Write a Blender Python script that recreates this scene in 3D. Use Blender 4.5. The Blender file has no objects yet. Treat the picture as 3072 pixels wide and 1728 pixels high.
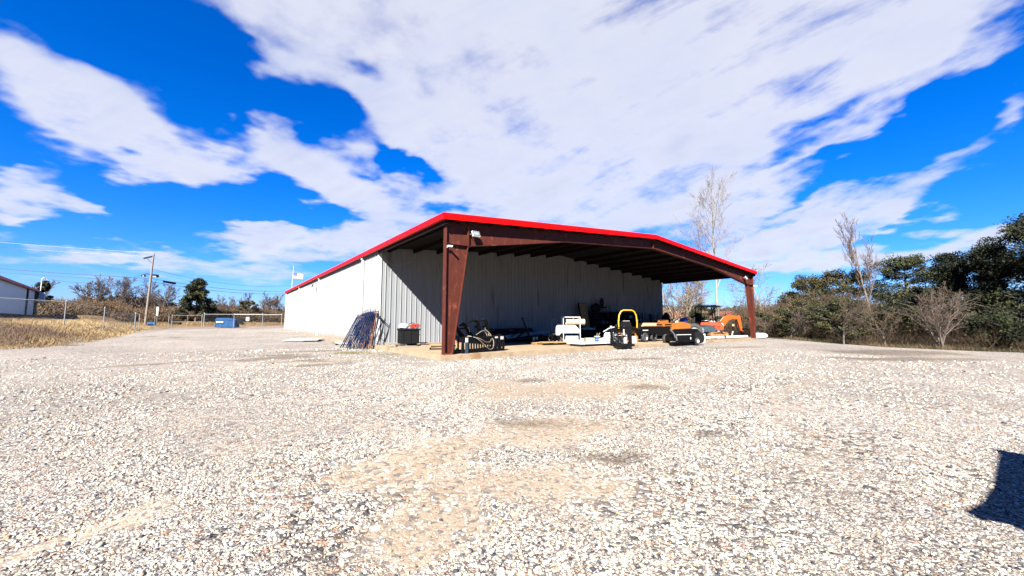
import bpy, bmesh, math, random
import numpy as np
from math import sin, cos, pi, radians, sqrt, atan2, hypot
from mathutils import Vector, Matrix, Euler
random.seed(7)
RNG = np.random.default_rng(7)
scene = bpy.context.scene
COL = scene.collection

# ------------------------------------------------------------------ camera
YAW = 0.6397
CAM = (-6.767, -13.508, 1.45)
cd = bpy.data.cameras.new('camera')
cam = bpy.data.objects.new('camera', cd)
COL.objects.link(cam)
cam.location = CAM
cd.sensor_width = 36.0
cd.lens = 1155.3 / 3072 * 36
cd.clip_start = 0.05
cd.clip_end = 5000
_p = radians(5.0856)
_F = Vector((sin(YAW) * cos(_p), cos(YAW) * cos(_p), sin(_p)))
_R = Vector((cos(YAW), -sin(YAW), 0))
_U = _R.cross(_F)
_ro = radians(0.106)
_R2 = _R * cos(_ro) + _U * sin(_ro)
_U2 = _U * cos(_ro) - _R * sin(_ro)
cam.rotation_euler = Matrix((_R2, _U2, -_F)).transposed().to_euler()
scene.camera = cam

# ------------------------------------------------------------------ world, sun, exposure
SUN = Vector((-1.015, -0.78, 1.0)).normalized()          # towards the sun
EXPOSURE = 2.8
scene.view_settings.view_transform = 'Standard'
scene.view_settings.look = 'None'
scene.view_settings.exposure = EXPOSURE
scene.view_settings.gamma = 1.0
W = bpy.data.worlds.new('World')
scene.world = W
W.use_nodes = True
NT = W.node_tree
NT.nodes.clear()
def wn(t, **k):
    n = NT.nodes.new(t)
    for a, b in k.items(): setattr(n, a, b)
    return n
def wl(a, b): NT.links.new(a, b)
def wm(op, a, b=None, c=None, clamp=False):
    n = NT.nodes.new('ShaderNodeMath'); n.operation = op; n.use_clamp = clamp
    for i, s in enumerate((a, b, c)):
        if s is None: continue
        if isinstance(s, (int, float)): n.inputs[i].default_value = s
        else: wl(s, n.inputs[i])
    return n.outputs[0]
sky = wn('ShaderNodeTexSky', sky_type='NISHITA', sun_disc=False)
sky.sun_elevation = math.asin(SUN.z)
sky.sun_rotation = atan2(SUN.x, SUN.y)
sky.air_density = 1.0; sky.dust_density = 0.3; sky.ozone_density = 2.0
tc = wn('ShaderNodeTexCoord')
def wdot(vec):
    n = wn('ShaderNodeVectorMath', operation='DOT_PRODUCT')
    wl(tc.outputs['Generated'], n.inputs[0]); n.inputs[1].default_value = vec
    return n.outputs['Value']
fw = wm('MAXIMUM', wdot((sin(YAW), cos(YAW), 0)), 0.05)
uu = wm('DIVIDE', wdot((cos(YAW), -sin(YAW), 0)), fw)
zz = wdot((0, 0, 1))
vv = wm('DIVIDE', zz, fw)
# direction projected on a cloud layer, for the noise
lay = wn('ShaderNodeVectorMath', operation='DIVIDE')
wl(tc.outputs['Generated'], lay.inputs[0])
cmb = wn('ShaderNodeCombineXYZ')
zc = wm('ADD', wm('MAXIMUM', zz, 0.0), 0.16)
for i in range(3): wl(zc, cmb.inputs[i])
wl(cmb.outputs[0], lay.inputs[1])
def wnoise(scale, detail, rough, dist=0.0, off=(0, 0, 0), sc=(1, 1, 1), rot=0.0):
    mp = wn('ShaderNodeMapping'); wl(lay.outputs[0], mp.inputs[0])
    mp.inputs['Location'].default_value = off; mp.inputs['Scale'].default_value = sc
    mp.inputs['Rotation'].default_value = (0, 0, rot)
    n = wn('ShaderNodeTexNoise'); wl(mp.outputs[0], n.inputs['Vector'])
    n.inputs['Scale'].default_value = scale; n.inputs['Detail'].default_value = detail
    n.inputs['Roughness'].default_value = rough; n.inputs['Distortion'].default_value = dist
    return n.outputs['Fac']
n1 = wnoise(3.4, 9, 0.58, 0.1)
stc = wn('ShaderNodeCombineXYZ')
wl(wm('MULTIPLY_ADD', uu, 0.89 * 1.1, wm('MULTIPLY', vv, 0.45 * 1.1)), stc.inputs[0]); wl(wm('MULTIPLY_ADD', uu, -0.45 * 6.0, wm('MULTIPLY', vv, 0.89 * 6.0)), stc.inputs[1])
n2t = wn('ShaderNodeTexNoise'); wl(stc.outputs[0], n2t.inputs['Vector']); n2t.inputs['Scale'].default_value = 1.7; n2t.inputs['Detail'].default_value = 7; n2t.inputs['Roughness'].default_value = 0.6; n2t.inputs['Distortion'].default_value = 0.25
n2 = n2t.outputs['Fac']
stw = wn('ShaderNodeMapRange'); wl(uu, stw.inputs[0]); stw.inputs[1].default_value = -0.35; stw.inputs[2].default_value = 0.5; stw.inputs[3].default_value = 0.35; stw.inputs[4].default_value = 1.8
n3 = wnoise(7.0, 6, 0.6, 0.1, (5, 2, 0))
BL = [(-0.043,0.825,0.678,0.220,-0.14,1.20),(0.675,0.850,0.632,0.211,0.15,1.20),(1.175,0.875,0.271,0.079,0.44,0.90),(-0.063,0.515,0.329,0.188,-0.63,1.10),(0.391,0.595,0.521,0.225,0.19,1.20),(-0.222,0.393,0.186,0.097,-0.80,0.90),(0.943,0.734,0.285,0.134,0.44,0.80),(-0.627,0.801,0.231,0.102,-0.63,0.90),(0.351,0.328,0.441,0.080,-0.05,1.00),(0.065,0.349,0.192,0.087,0.00,0.80),(0.653,0.438,0.220,0.050,0.36,0.45),(-1.285,0.671,0.268,0.107,-0.51,1.10),(-1.095,0.513,0.136,0.085,-0.52,1.00),(-0.864,0.435,0.152,0.081,-0.08,1.10),(-0.609,0.469,0.161,0.088,-0.09,1.10),(-0.445,0.392,0.161,0.086,-0.27,1.00),(-0.348,0.327,0.097,0.064,-0.35,0.70),(-1.302,0.347,0.126,0.060,0.00,1.00),(-1.127,0.293,0.085,0.029,-0.17,0.90),(-1.336,0.276,0.053,0.019,0.02,0.80),(-0.459,0.219,0.238,0.047,-0.08,1.00),(-0.670,0.229,0.105,0.037,0.02,0.80),(1.031,0.362,0.282,0.066,0.31,1.00),(0.802,0.264,0.246,0.047,0.19,0.80),(0.767,0.221,0.323,0.042,0.22,0.70),(1.129,0.619,0.172,0.030,0.52,0.40),(1.351,0.562,0.080,0.032,0.44,0.70),(1.261,0.233,0.151,0.027,0.14,0.70),(0.926,0.517,0.169,0.035,0.48,0.35),(1.307,0.758,0.141,0.033,0.52,0.35),(-1.240,0.165,0.242,0.023,-0.03,0.55),(-1.032,0.176,0.095,0.019,0.00,0.50),(-0.715,0.124,0.290,0.023,-0.05,0.60),(-0.874,0.160,0.210,0.017,-0.05,0.50),(-1.183,0.123,0.263,0.013,-0.03,0.40),(-0.635,0.171,0.126,0.026,-0.08,0.60),(1.057,0.180,0.316,0.026,0.08,0.60),(0.742,0.158,0.315,0.032,0.00,0.60),(-1.003,0.208,0.062,0.013,0.00,0.40),(-1.319,0.218,0.063,0.016,0.00,0.40)]
NEG = [(1.114, 0.45, 0.224, 0.058, 0.5, 0.55), (-0.308, 0.409, 0.087, 0.037, -0.7, 0.5), (0.686, 0.264, 0.128, 0.019, 0.35, 0.6), (-0.75, 0.491, 0.03, 0.055, 0.0, 0.35), (1.191, 0.265, 0.16, 0.023, 0.17, 0.4), (0.821, 0.55, 0.134, 0.024, 0.5, 0.45), (-1.005, 0.347, 0.127, 0.032, -0.14, 0.4), (-0.707, 0.672, 0.293, 0.122, -0.44, 0.75), (-1.052, 0.753, 0.184, 0.078, -0.45, 0.5), (-1.295, 0.87, 0.276, 0.071, -0.09, 0.5), (1.045, 0.517, 0.257, 0.053, 0.5, 0.8), (1.291, 0.406, 0.198, 0.052, 0.36, 0.7), (-0.42, 0.713, 0.05, 0.032, -0.36, 0.44999999999999996), (-0.319, 0.425, 0.066, 0.023, -0.86, 0.5249999999999999), (-0.167, 0.295, 0.074, 0.024, 0.0, 0.6), (-0.726, 0.294, 0.316, 0.038, -0.06, 0.8), (1.239, 0.63, 0.141, 0.042, 0.6, 0.5), (-0.506, 0.548, 0.123, 0.044, -0.53, 0.6), (-1.311, 0.423, 0.087, 0.019, -0.17, 0.5), (0.223, 0.263, 0.126, 0.013, 0.0, 0.2), (0.762, 0.472, 0.165, 0.02, 0.36, 0.4), (0.71, 0.318, 0.131, 0.016, 0.44, 0.4)]
wx = wnoise(4.0, 3, 0.5, 0, (9, 2, 0)); wy = wnoise(4.0, 3, 0.5, 0, (2, 9, 0)); u_raw, v_raw = uu, vv
uu = wm('MULTIPLY_ADD', wm('SUBTRACT', wx, 0.5), 0.30, uu); vv = wm('MULTIPLY_ADD', wm('MULTIPLY', wm('SUBTRACT', wy, 0.5), wm('MINIMUM', vv, 0.5)), 0.55, vv)
tot = None
for (u0, v0, ru, rv, an, am) in BL:
    du = wm('SUBTRACT', uu, u0); dv = wm('SUBTRACT', vv, v0)
    a = wm('MULTIPLY_ADD', du, cos(an) / ru, wm('MULTIPLY', dv, sin(an) / ru))
    b = wm('MULTIPLY_ADD', du, -sin(an) / rv, wm('MULTIPLY', dv, cos(an) / rv))
    q = wm('MULTIPLY_ADD', a, a, wm('MULTIPLY', b, b))
    e = wm('MULTIPLY', wm('POWER', 2.718, wm('MULTIPLY', wm('POWER', q, 1.25), -0.75)), am)
    tot = e if tot is None else wm('ADD', tot, e)
tot = wm('MINIMUM', tot, 1.0)
neg = None
for (u0, v0, ru, rv, an, am) in NEG:
    du = wm('SUBTRACT', uu, u0); dv = wm('SUBTRACT', vv, v0)
    a = wm('MULTIPLY_ADD', du, cos(an) / ru, wm('MULTIPLY', dv, sin(an) / ru)); b = wm('MULTIPLY_ADD', du, -sin(an) / rv, wm('MULTIPLY', dv, cos(an) / rv))
    e = wm('MULTIPLY', wm('POWER', 2.718, wm('MULTIPLY', wm('MULTIPLY_ADD', a, a, wm('MULTIPLY', b, b)), -1.0)), am)
    neg = e if neg is None else wm('ADD', neg, e)
tot = wm('SUBTRACT', tot, neg)
# unseen sky behind the viewer: cloud cut back to keep the shade dark
behind = wm('MULTIPLY', wm('LESS_THAN', fw, 0.2), -0.1)
field = wm('ADD', wm('ADD', tot, behind), wm('MULTIPLY', wm('SUBTRACT', n1, 0.5), 1.5))
field = wm('ADD', field, wm('MULTIPLY', wm('SUBTRACT', n2, 0.5), stw.outputs[0]))
field = wm('ADD', field, wm('MULTIPLY', wm('SUBTRACT', n3, 0.5), 0.38))
mr = wn('ShaderNodeMapRange', interpolation_type='SMOOTHSTEP')
wl(field, mr.inputs[0]); mr.inputs[1].default_value = 0.30; mr.inputs[2].default_value = 1.0
opq = wn('ShaderNodeMapRange', interpolation_type='SMOOTHSTEP'); wl(field, opq.inputs[0]); opq.inputs[1].default_value = 0.6; opq.inputs[2].default_value = 1.45; opq.inputs[3].default_value = 0.80; opq.inputs[4].default_value = 1.0
mask = wm('MULTIPLY', mr.outputs[0], opq.outputs[0])
# clear-sky colour: the Nishita sky, deepened the way a polarised phone picture shows it
def wrgb(v):
    n = wn('ShaderNodeRGB'); n.outputs[0].default_value = (*v, 1); return n.outputs[0]
hsv = wn('ShaderNodeHueSaturation'); wl(sky.outputs[0], hsv.inputs['Color'])
hsv.inputs['Hue'].default_value = 0.497; hsv.inputs['Saturation'].default_value = 1.5; hsv.inputs['Value'].default_value = 1.0
tint = wn('ShaderNodeMix', data_type='RGBA', blend_type='MULTIPLY'); tint.inputs[0].default_value = 1
wl(hsv.outputs[0], tint.inputs[6]); tg = wn('ShaderNodeMapRange'); wl(zz, tg.inputs[0]); tg.inputs[1].default_value = 0.0; tg.inputs[2].default_value = 0.38
tm = wn('ShaderNodeMix', data_type='RGBA'); wl(tg.outputs[0], tm.inputs[0]); tm.inputs[6].default_value = (0.24, 0.31, 0.64, 1); tm.inputs[7].default_value = (0.03, 0.36, 0.66, 1)
wl(tm.outputs[2], tint.inputs[7])
# cloud colour: bright rims, faintly lavender bellies
ccr = wn('ShaderNodeMapRange'); wl(field, ccr.inputs[0]); ccr.inputs[1].default_value = 0.5; ccr.inputs[2].default_value = 2.0
cr = wn('ShaderNodeMix', data_type='RGBA')
wl(wm('MULTIPLY_ADD', wm('ADD', wm('MULTIPLY', n2, 1.2), wm('MULTIPLY', n1, 1.6)), 1.0, wm('MULTIPLY_ADD', ccr.outputs[0], 0.55, -1.15), clamp=True), cr.inputs[0])
cr.inputs[6].default_value = (2.75, 2.75, 2.88, 1); cr.inputs[7].default_value = (1.85, 2.03, 2.65, 1)
mx = wn('ShaderNodeMix', data_type='RGBA')
wl(mask, mx.inputs[0]); wl(tint.outputs[2], mx.inputs[6]); wl(cr.outputs[2], mx.inputs[7])
bg = wn('ShaderNodeBackground'); bg.inputs['Strength'].default_value = 0.05
wl(mx.outputs[2], bg.inputs['Color'])
wo = wn('ShaderNodeOutputWorld'); wl(bg.outputs[0], wo.inputs[0])

sl = bpy.data.lights.new('sun', 'SUN'); sl.energy = 5.0; sl.angle = radians(0.5); sl.color = (1.0, 0.95, 0.87)
so = bpy.data.objects.new('sun', sl); COL.objects.link(so)
so.rotation_euler = SUN.to_track_quat('Z', 'Y').to_euler(); so.location = (-40, -30, 40)

# ------------------------------------------------------------------ helpers
def tag(o, label=None, cat=None, group=None, kind=None):
    if label: o['label'] = label
    if cat: o['category'] = cat
    if group: o['group'] = group
    if kind: o['kind'] = kind
    return o
def thing(name, label, cat, loc=(0, 0, 0), rotz=0.0, group=None):
    o = bpy.data.objects.new(name, None); COL.objects.link(o)
    o.location = loc; o.rotation_euler = (0, 0, rotz); o.empty_display_size = 0.2
    return tag(o, label, cat, group)
def copy_tree(o, parent=None):
    c = o.copy(); COL.objects.link(c); c.parent = parent
    for ch in list(o.children): copy_tree(ch, c)
    return c
def frame_of(p0, p1, up=Vector((0, 0, 1))):
    d = (Vector(p1) - Vector(p0)); L = d.length; d.normalize()
    if abs(d.dot(up)) > 0.98: up = Vector((0, 1, 0))
    s = d.cross(up).normalized(); t = s.cross(d).normalized()
    return d, s, t, L
class MB:
    def __init__(s): s.v = []; s.f = []; s.c = None
    def add(s, vs, fs):
        b = len(s.v); s.v += [tuple(p) for p in vs]; s.f += [tuple(b + i for i in f) for f in fs]; return s
    def box(s, x0, x1, y0, y1, z0, z1, rot=None, piv=None):
        P = [(x, y, z) for z in (z0, z1) for y in (y0, y1) for x in (x0, x1)]
        if rot is not None:
            pv = Vector(piv if piv else ((x0 + x1) / 2, (y0 + y1) / 2, (z0 + z1) / 2)); M3 = Euler(rot).to_matrix()
            P = [M3 @ (Vector(p) - pv) + pv for p in P]
        return s.add(P, [(0, 2, 3, 1), (4, 5, 7, 6), (0, 1, 5, 4), (2, 6, 7, 3), (0, 4, 6, 2), (1, 3, 7, 5)])
    def bar(s, p0, p1, w, h, up=Vector((0, 0, 1))):
        d, a, b, L = frame_of(p0, p1, up); P = []
        for q in (Vector(p0), Vector(p1)):
            for (i, j) in ((-1, -1), (1, -1), (1, 1), (-1, 1)): P.append(q + a * (w / 2 * i) + b * (h / 2 * j))
        return s.add(P, [(3, 2, 1, 0), (4, 5, 6, 7), (0, 1, 5, 4), (1, 2, 6, 5), (2, 3, 7, 6), (3, 0, 4, 7)])
    def tube(s, pts, r, n=8, closed=False, caps=True):
        pts = [Vector(p) for p in pts]; m = len(pts); rs = r if isinstance(r, (list, tuple)) else [r] * m
        rings = []; ref = None
        for i, p in enumerate(pts):
            if closed: d = pts[(i + 1) % m] - pts[i - 1]
            else: d = pts[min(i + 1, m - 1)] - pts[max(i - 1, 0)]
            d = d.normalized() if d.length > 1e-9 else Vector((0, 0, 1))
            if ref is None:
                ref = Vector((0, 0, 1)) if abs(d.z) < 0.9 else Vector((1, 0, 0))
            a = d.cross(ref)
            if a.length < 1e-4: a = d.cross(Vector((0, 1, 0)))
            a.normalize(); b = a.cross(d).normalized(); ref = b
            rings.append([p + (a * cos(2 * pi * k / n) + b * sin(2 * pi * k / n)) * rs[i] for k in range(n)])
        V = [q for R in rings for q in R]; Fs = []
        for i in range(m if closed else m - 1):
            j = (i + 1) % m
            for k in range(n): Fs.append((i * n + k, i * n + (k + 1) % n, j * n + (k + 1) % n, j * n + k))
        if caps and not closed:
            Fs.append(tuple(range(n - 1, -1, -1))); Fs.append(tuple((m - 1) * n + k for k in range(n)))
        return s.add(V, Fs)
    def cyl(s, p0, p1, r, n=16, r2=None): return s.tube([p0, p1], [r, r if r2 is None else r2], n)
    def prism(s, poly, a0, a1, axis='y'):
        # poly: (u, w) pairs; axis is the extrusion direction
        def mk(u, w, a):
            return {'y': (u, a, w), 'x': (a, u, w), 'z': (u, w, a)}[axis]
        n = len(poly); V = [mk(u, w, a0) for u, w in poly] + [mk(u, w, a1) for u, w in poly]
        Fs = [tuple(range(n)), tuple(range(2 * n - 1, n - 1, -1))]
        Fs += [(i, i + n, (i + 1) % n + n, (i + 1) % n) for i in range(n)]
        return s.add(V, Fs)
    def lathe(s, prof, c=(0, 0, 0), axis='z', n=24):
        V = []; Fs = []; m = len(prof)
        for (r, h) in prof:
            for k in range(n):
                a = 2 * pi * k / n; x, y = r * cos(a), r * sin(a)
                p = {'z': (x, y, h), 'y': (x, h, y), 'x': (h, x, y)}[axis]
                V.append((p[0] + c[0], p[1] + c[1], p[2] + c[2]))
        for i in range(m - 1):
            for k in range(n): Fs.append((i * n + k, i * n + (k + 1) % n, (i + 1) * n + (k + 1) % n, (i + 1) * n + k))
        return s.add(V, Fs)
    def blob(s, c, r, sub=2, noise=0.0, sc=(1, 1, 1), seed=0, flat=None):
        bm = bmesh.new(); bmesh.ops.create_icosphere(bm, subdivisions=sub, radius=1.0); rr = random.Random(seed)
        ph = [rr.uniform(0, 6.28) for _ in range(6)]
        V = []
        for v in bm.verts:
            p = v.co; k = 1 + noise * (sin(3.1 * p.x + ph[0]) * cos(2.7 * p.y + ph[1]) + 0.6 * sin(5.3 * p.z + ph[2] + 2 * p.x) + 0.4 * rr.uniform(-1, 1))
            q = Vector((p.x * sc[0], p.y * sc[1], p.z * sc[2])) * (r * k)
            if flat is not None and q.z < flat: q.z = flat
            V.append(q + Vector(c))
        Fs = [tuple(v.index for v in f.verts) for f in bm.faces]; bm.free()
        return s.add(V, Fs)
    def build(s, name, mat, parent=None, smooth=False, bevel=0.0, recalc=True):
        me = bpy.data.meshes.new(name); me.from_pydata(s.v, [], s.f)
        if recalc:
            bm = bmesh.new(); bm.from_mesh(me); bmesh.ops.recalc_face_normals(bm, faces=bm.faces)
            if bevel > 0:
                ed = [e for e in bm.edges if len(e.link_faces) == 2 and e.calc_face_angle(0) > 0.5]
                try: bmesh.ops.bevel(bm, geom=ed, offset=bevel, segments=2, affect='EDGES', clamp_overlap=True)
                except Exception: pass
            bm.to_mesh(me); bm.free()
        me.materials.append(mat)
        if smooth:
            me.shade_smooth()
            try: me.set_sharp_from_angle(angle=radians(40))
            except Exception: pass
        o = bpy.data.objects.new(name, me); COL.objects.link(o)
        if parent is not None: o.parent = parent
        return o
def npmesh(name, V, F, mat, parent=None, colors=None, smooth=False):
    """V (n,3), F (m,3|4) numpy; colors (n,3) point colours"""
    me = bpy.data.meshes.new(name); n, m, k = len(V), len(F), F.shape[1]
    me.vertices.add(n); me.vertices.foreach_set('co', np.ascontiguousarray(V, dtype=np.float32).ravel())
    me.loops.add(m * k); me.loops.foreach_set('vertex_index', np.ascontiguousarray(F, dtype=np.int32).ravel())
    me.polygons.add(m); me.polygons.foreach_set('loop_start', np.arange(0, m * k, k, dtype=np.int32))
    try: me.polygons.foreach_set('loop_total', np.full(m, k, dtype=np.int32))
    except Exception: pass
    me.update(calc_edges=True); me.validate()
    if colors is not None:
        ca = me.color_attributes.new('col', 'FLOAT_COLOR', 'POINT')
        cc = np.ones((n, 4), dtype=np.float32); cc[:, :3] = colors; ca.data.foreach_set('color', cc.ravel())
    me.materials.append(mat)
    if smooth: me.shade_smooth()
    o = bpy.data.objects.new(name, me); COL.objects.link(o)
    if parent is not None: o.parent = parent
    return o

# ------------------------------------------------------------------ materials
AL = 0.36      # the photograph is exposed long, so pale surfaces sit at the low end of their range
def mat(name, col, rough=0.6, metal=0.0, var=0.12, vs=6.0, bump=0.0, bs=40.0, col2=None, mix=(0.5, 0.7), ms=3.0, stretch=(1, 1, 1), spec=0.4, attr=False, trans=0.0, k_attr=1.0):
    m = bpy.data.materials.new(name); m.use_nodes = True; t = m.node_tree; N = t.nodes
    b = N['Principled BSDF']; b.inputs['Roughness'].default_value = rough; b.inputs['Metallic'].default_value = metal
    b.inputs['Specular IOR Level'].default_value = spec
    if trans: b.inputs['Transmission Weight'].default_value = trans
    co = N.new('ShaderNodeTexCoord'); mp = N.new('ShaderNodeMapping'); mp.inputs['Scale'].default_value = stretch
    t.links.new(co.outputs['Object'], mp.inputs[0])
    nz = N.new('ShaderNodeTexNoise'); nz.inputs['Scale'].default_value = vs; nz.inputs['Detail'].default_value = 6; nz.inputs['Roughness'].default_value = 0.6
    t.links.new(mp.outputs[0], nz.inputs['Vector'])
    mr = N.new('ShaderNodeMapRange'); mr.inputs[1].default_value = 0.25; mr.inputs[2].default_value = 0.75; mr.inputs[3].default_value = 1 - var; mr.inputs[4].default_value = 1 + var
    t.links.new(nz.outputs['Fac'], mr.inputs[0])
    if attr:
        a = N.new('ShaderNodeVertexColor'); a.layer_name = 'col'; base = a.outputs[0]
        if k_attr != 1.0:
            g = N.new('ShaderNodeVectorMath'); g.operation = 'SCALE'; g.inputs['Scale'].default_value = k_attr; t.links.new(base, g.inputs[0]); base = g.outputs[0]
    else:
        c = N.new('ShaderNodeRGB'); c.outputs[0].default_value = (*[AL * q for q in col], 1); base = c.outputs[0]
    if col2 is not None:
        n2 = N.new('ShaderNodeTexNoise'); n2.inputs['Scale'].default_value = ms; n2.inputs['Detail'].default_value = 8; n2.inputs['Roughness'].default_value = 0.65
        t.links.new(mp.outputs[0], n2.inputs['Vector'])
        r2 = N.new('ShaderNodeMapRange'); r2.interpolation_type = 'SMOOTHSTEP'; r2.inputs[1].default_value = mix[0]; r2.inputs[2].default_value = mix[1]
        t.links.new(n2.outputs['Fac'], r2.inputs[0])
        mc = N.new('ShaderNodeMix'); mc.data_type = 'RGBA'; t.links.new(r2.outputs[0], mc.inputs[0]); t.links.new(base, mc.inputs[6]); mc.inputs[7].default_value = (*[AL * q for q in col2], 1)
        base = mc.outputs[2]
    sc = N.new('ShaderNodeVectorMath'); sc.operation = 'SCALE'; t.links.new(base, sc.inputs[0]); t.links.new(mr.outputs[0], sc.inputs['Scale'])
    t.links.new(sc.outputs[0], b.inputs['Base Color'])
    if bump > 0:
        n3 = N.new('ShaderNodeTexNoise'); n3.inputs['Scale'].default_value = bs; n3.inputs['Detail'].default_value = 5; t.links.new(mp.outputs[0], n3.inputs['Vector'])
        bp = N.new('ShaderNodeBump'); bp.inputs['Strength'].default_value = bump; bp.inputs['Distance'].default_value = 0.02
        t.links.new(n3.outputs['Fac'], bp.inputs['Height']); t.links.new(bp.outputs[0], b.inputs['Normal'])
    return m
M = {}
M['white_wall'] = mat('white_wall_sheet', (0.375, 0.375, 0.38), 0.5, spec=0.15, var=0.03, vs=1.2, col2=(0.30, 0.29, 0.27), mix=(0.6, 0.8), ms=1.5, stretch=(1, 1, 0.15))
M['shed_wall'] = mat('weathered_wall_sheet', (0.33, 0.345, 0.36), 0.6, spec=0.1, var=0.08, vs=1.5, col2=(0.16, 0.135, 0.11), mix=(0.56, 0.75), ms=2.0, stretch=(1, 1, 0.12))
M['red_trim'] = mat('red_trim_paint', (0.85, 0.002, 0.001), 0.4, var=0.03, vs=2, spec=0.15)
M['red_oxide'] = mat('red_oxide_steel', (0.10, 0.022, 0.012), 0.6, spec=0.15, var=0.3, vs=5, col2=(0.30, 0.095, 0.05), mix=(0.55, 0.72), ms=2.5, stretch=(1, 1, 0.5), bump=0.1)
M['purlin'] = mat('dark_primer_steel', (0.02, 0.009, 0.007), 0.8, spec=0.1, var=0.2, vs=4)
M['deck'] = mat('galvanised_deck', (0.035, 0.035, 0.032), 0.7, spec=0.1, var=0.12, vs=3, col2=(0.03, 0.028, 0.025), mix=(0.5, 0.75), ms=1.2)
M['concrete'] = mat('concrete_slab', (0.42, 0.32, 0.215), 0.85, spec=0.1, var=0.2, vs=2.5, col2=(0.30, 0.18, 0.09), mix=(0.52, 0.68), ms=1.1, bump=0.3, bs=60)
M['black'] = mat('black_paint', (0.006, 0.006, 0.0065), 0.45, spec=0.12, var=0.3, vs=8)
M['black_dull'] = mat('black_plastic', (0.009, 0.009, 0.010), 0.6, spec=0.1, var=0.3, vs=8, bump=0.15)
M['rubber'] = mat('black_rubber', (0.035, 0.034, 0.033), 0.75, var=0.25, vs=10, col2=(0.09, 0.08, 0.065), mix=(0.55, 0.75), bump=0.2)
M['white'] = mat('white_enamel', (0.74, 0.73, 0.70), 0.4, var=0.06, vs=4, col2=(0.5, 0.42, 0.3), mix=(0.62, 0.8), ms=3)
M['cream'] = mat('cream_card', (0.62, 0.45, 0.27), 0.8, var=0.1, vs=6)
M['wood'] = mat('pallet_wood', (0.46, 0.26, 0.10), 0.75, var=0.3, vs=5, stretch=(1, 8, 8), bump=0.1, col2=(0.28, 0.14, 0.05), mix=(0.5, 0.7))
M['greywood'] = mat('weathered_wood', (0.30, 0.25, 0.20), 0.85, var=0.3, vs=5, stretch=(1, 8, 8), bump=0.1)
M['osb'] = mat('strand_board', (0.36, 0.22, 0.08), 0.8, var=0.35, vs=14, col2=(0.10, 0.05, 0.02), mix=(0.48, 0.62), ms=9)
M['galv'] = mat('galvanised_steel', (0.45, 0.47, 0.47), 0.45, metal=0.6, var=0.1, vs=6)
M['blue_steel'] = mat('blue_painted_steel', (0.006, 0.018, 0.065), 0.6, spec=0.06, var=0.2, vs=9, col2=(0.16, 0.06, 0.03), mix=(0.56, 0.66), ms=7)
M['rust_steel'] = mat('rusty_steel', (0.26, 0.085, 0.035), 0.75, var=0.3, vs=9, col2=(0.10, 0.04, 0.025), mix=(0.5, 0.7), ms=6)
M['yellow'] = mat('yellow_paint', (0.85, 0.42, 0.02), 0.35, var=0.06, vs=5)
M['amber'] = mat('amber_paint', (0.46, 0.15, 0.02), 0.5, var=0.12, vs=4, col2=(0.42, 0.14, 0.02), mix=(0.55, 0.75))
M['exred'] = mat('excavator_paint', (0.78, 0.085, 0.03), 0.35, var=0.06, vs=3, col2=(0.6, 0.16, 0.07), mix=(0.6, 0.8), ms=2)
M['exorange'] = mat('excavator_boom_paint', (0.85, 0.10, 0.01), 0.35, var=0.05, vs=3)
M['mud'] = mat('mud_caked_steel', (0.42, 0.22, 0.09), 0.9, var=0.25, vs=8, col2=(0.18, 0.09, 0.04), mix=(0.45, 0.65), ms=6, bump=0.3)
M['darkblue'] = mat('slate_painted_steel', (0.035, 0.06, 0.085), 0.45, var=0.15, vs=4)
M['plastic_blue'] = mat('blue_plastic', (0.01, 0.09, 0.55), 0.35, var=0.05)
M['red_plastic'] = mat('red_plastic', (0.7, 0.05, 0.02), 0.4, var=0.1)
M['film'] = mat('white_plastic_film', (0.78, 0.80, 0.82), 0.35, var=0.05, vs=3, bump=0.5, bs=9)
M['chrome'] = mat('bright_metal', (0.75, 0.75, 0.75), 0.25, metal=0.9, var=0.05)
M['hose'] = mat('hydraulic_hose', (0.30, 0.24, 0.17), 0.5, var=0.2)
M['bluesheet'] = mat('pale_blue_metal_sheet', (0.42, 0.55, 0.66), 0.35, metal=0.2, var=0.1)
M['poletimber'] = mat('pole_timber', (0.26, 0.21, 0.17), 0.85, var=0.2, vs=5, stretch=(4, 4, 0.3))
M['bark'] = mat('grey_bark', (0.17, 0.13, 0.105), 0.9, var=0.25, vs=6, stretch=(1, 1, 0.3))
M['bark_pale'] = mat('pale_bark', (0.36, 0.28, 0.19), 0.9, var=0.25, vs=6, stretch=(1, 1, 0.3))
M['sycamore'] = mat('white_sycamore_bark', (0.33, 0.31, 0.27), 0.85, spec=0.1, var=0.2, vs=3, col2=(0.34, 0.27, 0.19), mix=(0.6, 0.7), ms=4)
M['twig'] = mat('brown_twigs', (0.13, 0.085, 0.06), 0.9, var=0.3, vs=1.0)
M['twig_pale'] = mat('pale_twigs', (0.27, 0.21, 0.155), 0.9, var=0.3, vs=1.0)
M['attr'] = mat('leaf_and_stem', (0.1, 0.1, 0.1), 0.8, var=0.25, vs=0.8, attr=True, spec=0.15, k_attr=0.36)
M['stone'] = mat('limestone_chips', (0.5, 0.5, 0.5), 0.85, var=0.1, vs=25, attr=True, spec=0.2)
M['glass_dark'] = mat('lamp_glass', (0.30, 0.34, 0.36), 0.08, var=0.03, spec=0.8)
M['flag_red'] = mat('flag_red_cloth', (0.5, 0.02, 0.03), 0.8)
M['flag_white'] = mat('flag_white_cloth', (0.75, 0.75, 0.75), 0.8)
M['flag_blue'] = mat('flag_blue_cloth', (0.02, 0.03, 0.16), 0.8)
M['wire'] = mat('cable', (0.05, 0.05, 0.055), 0.6)
M['wire_pale'] = mat('bare_aluminium_cable', (0.55, 0.6, 0.65), 0.5)
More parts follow.
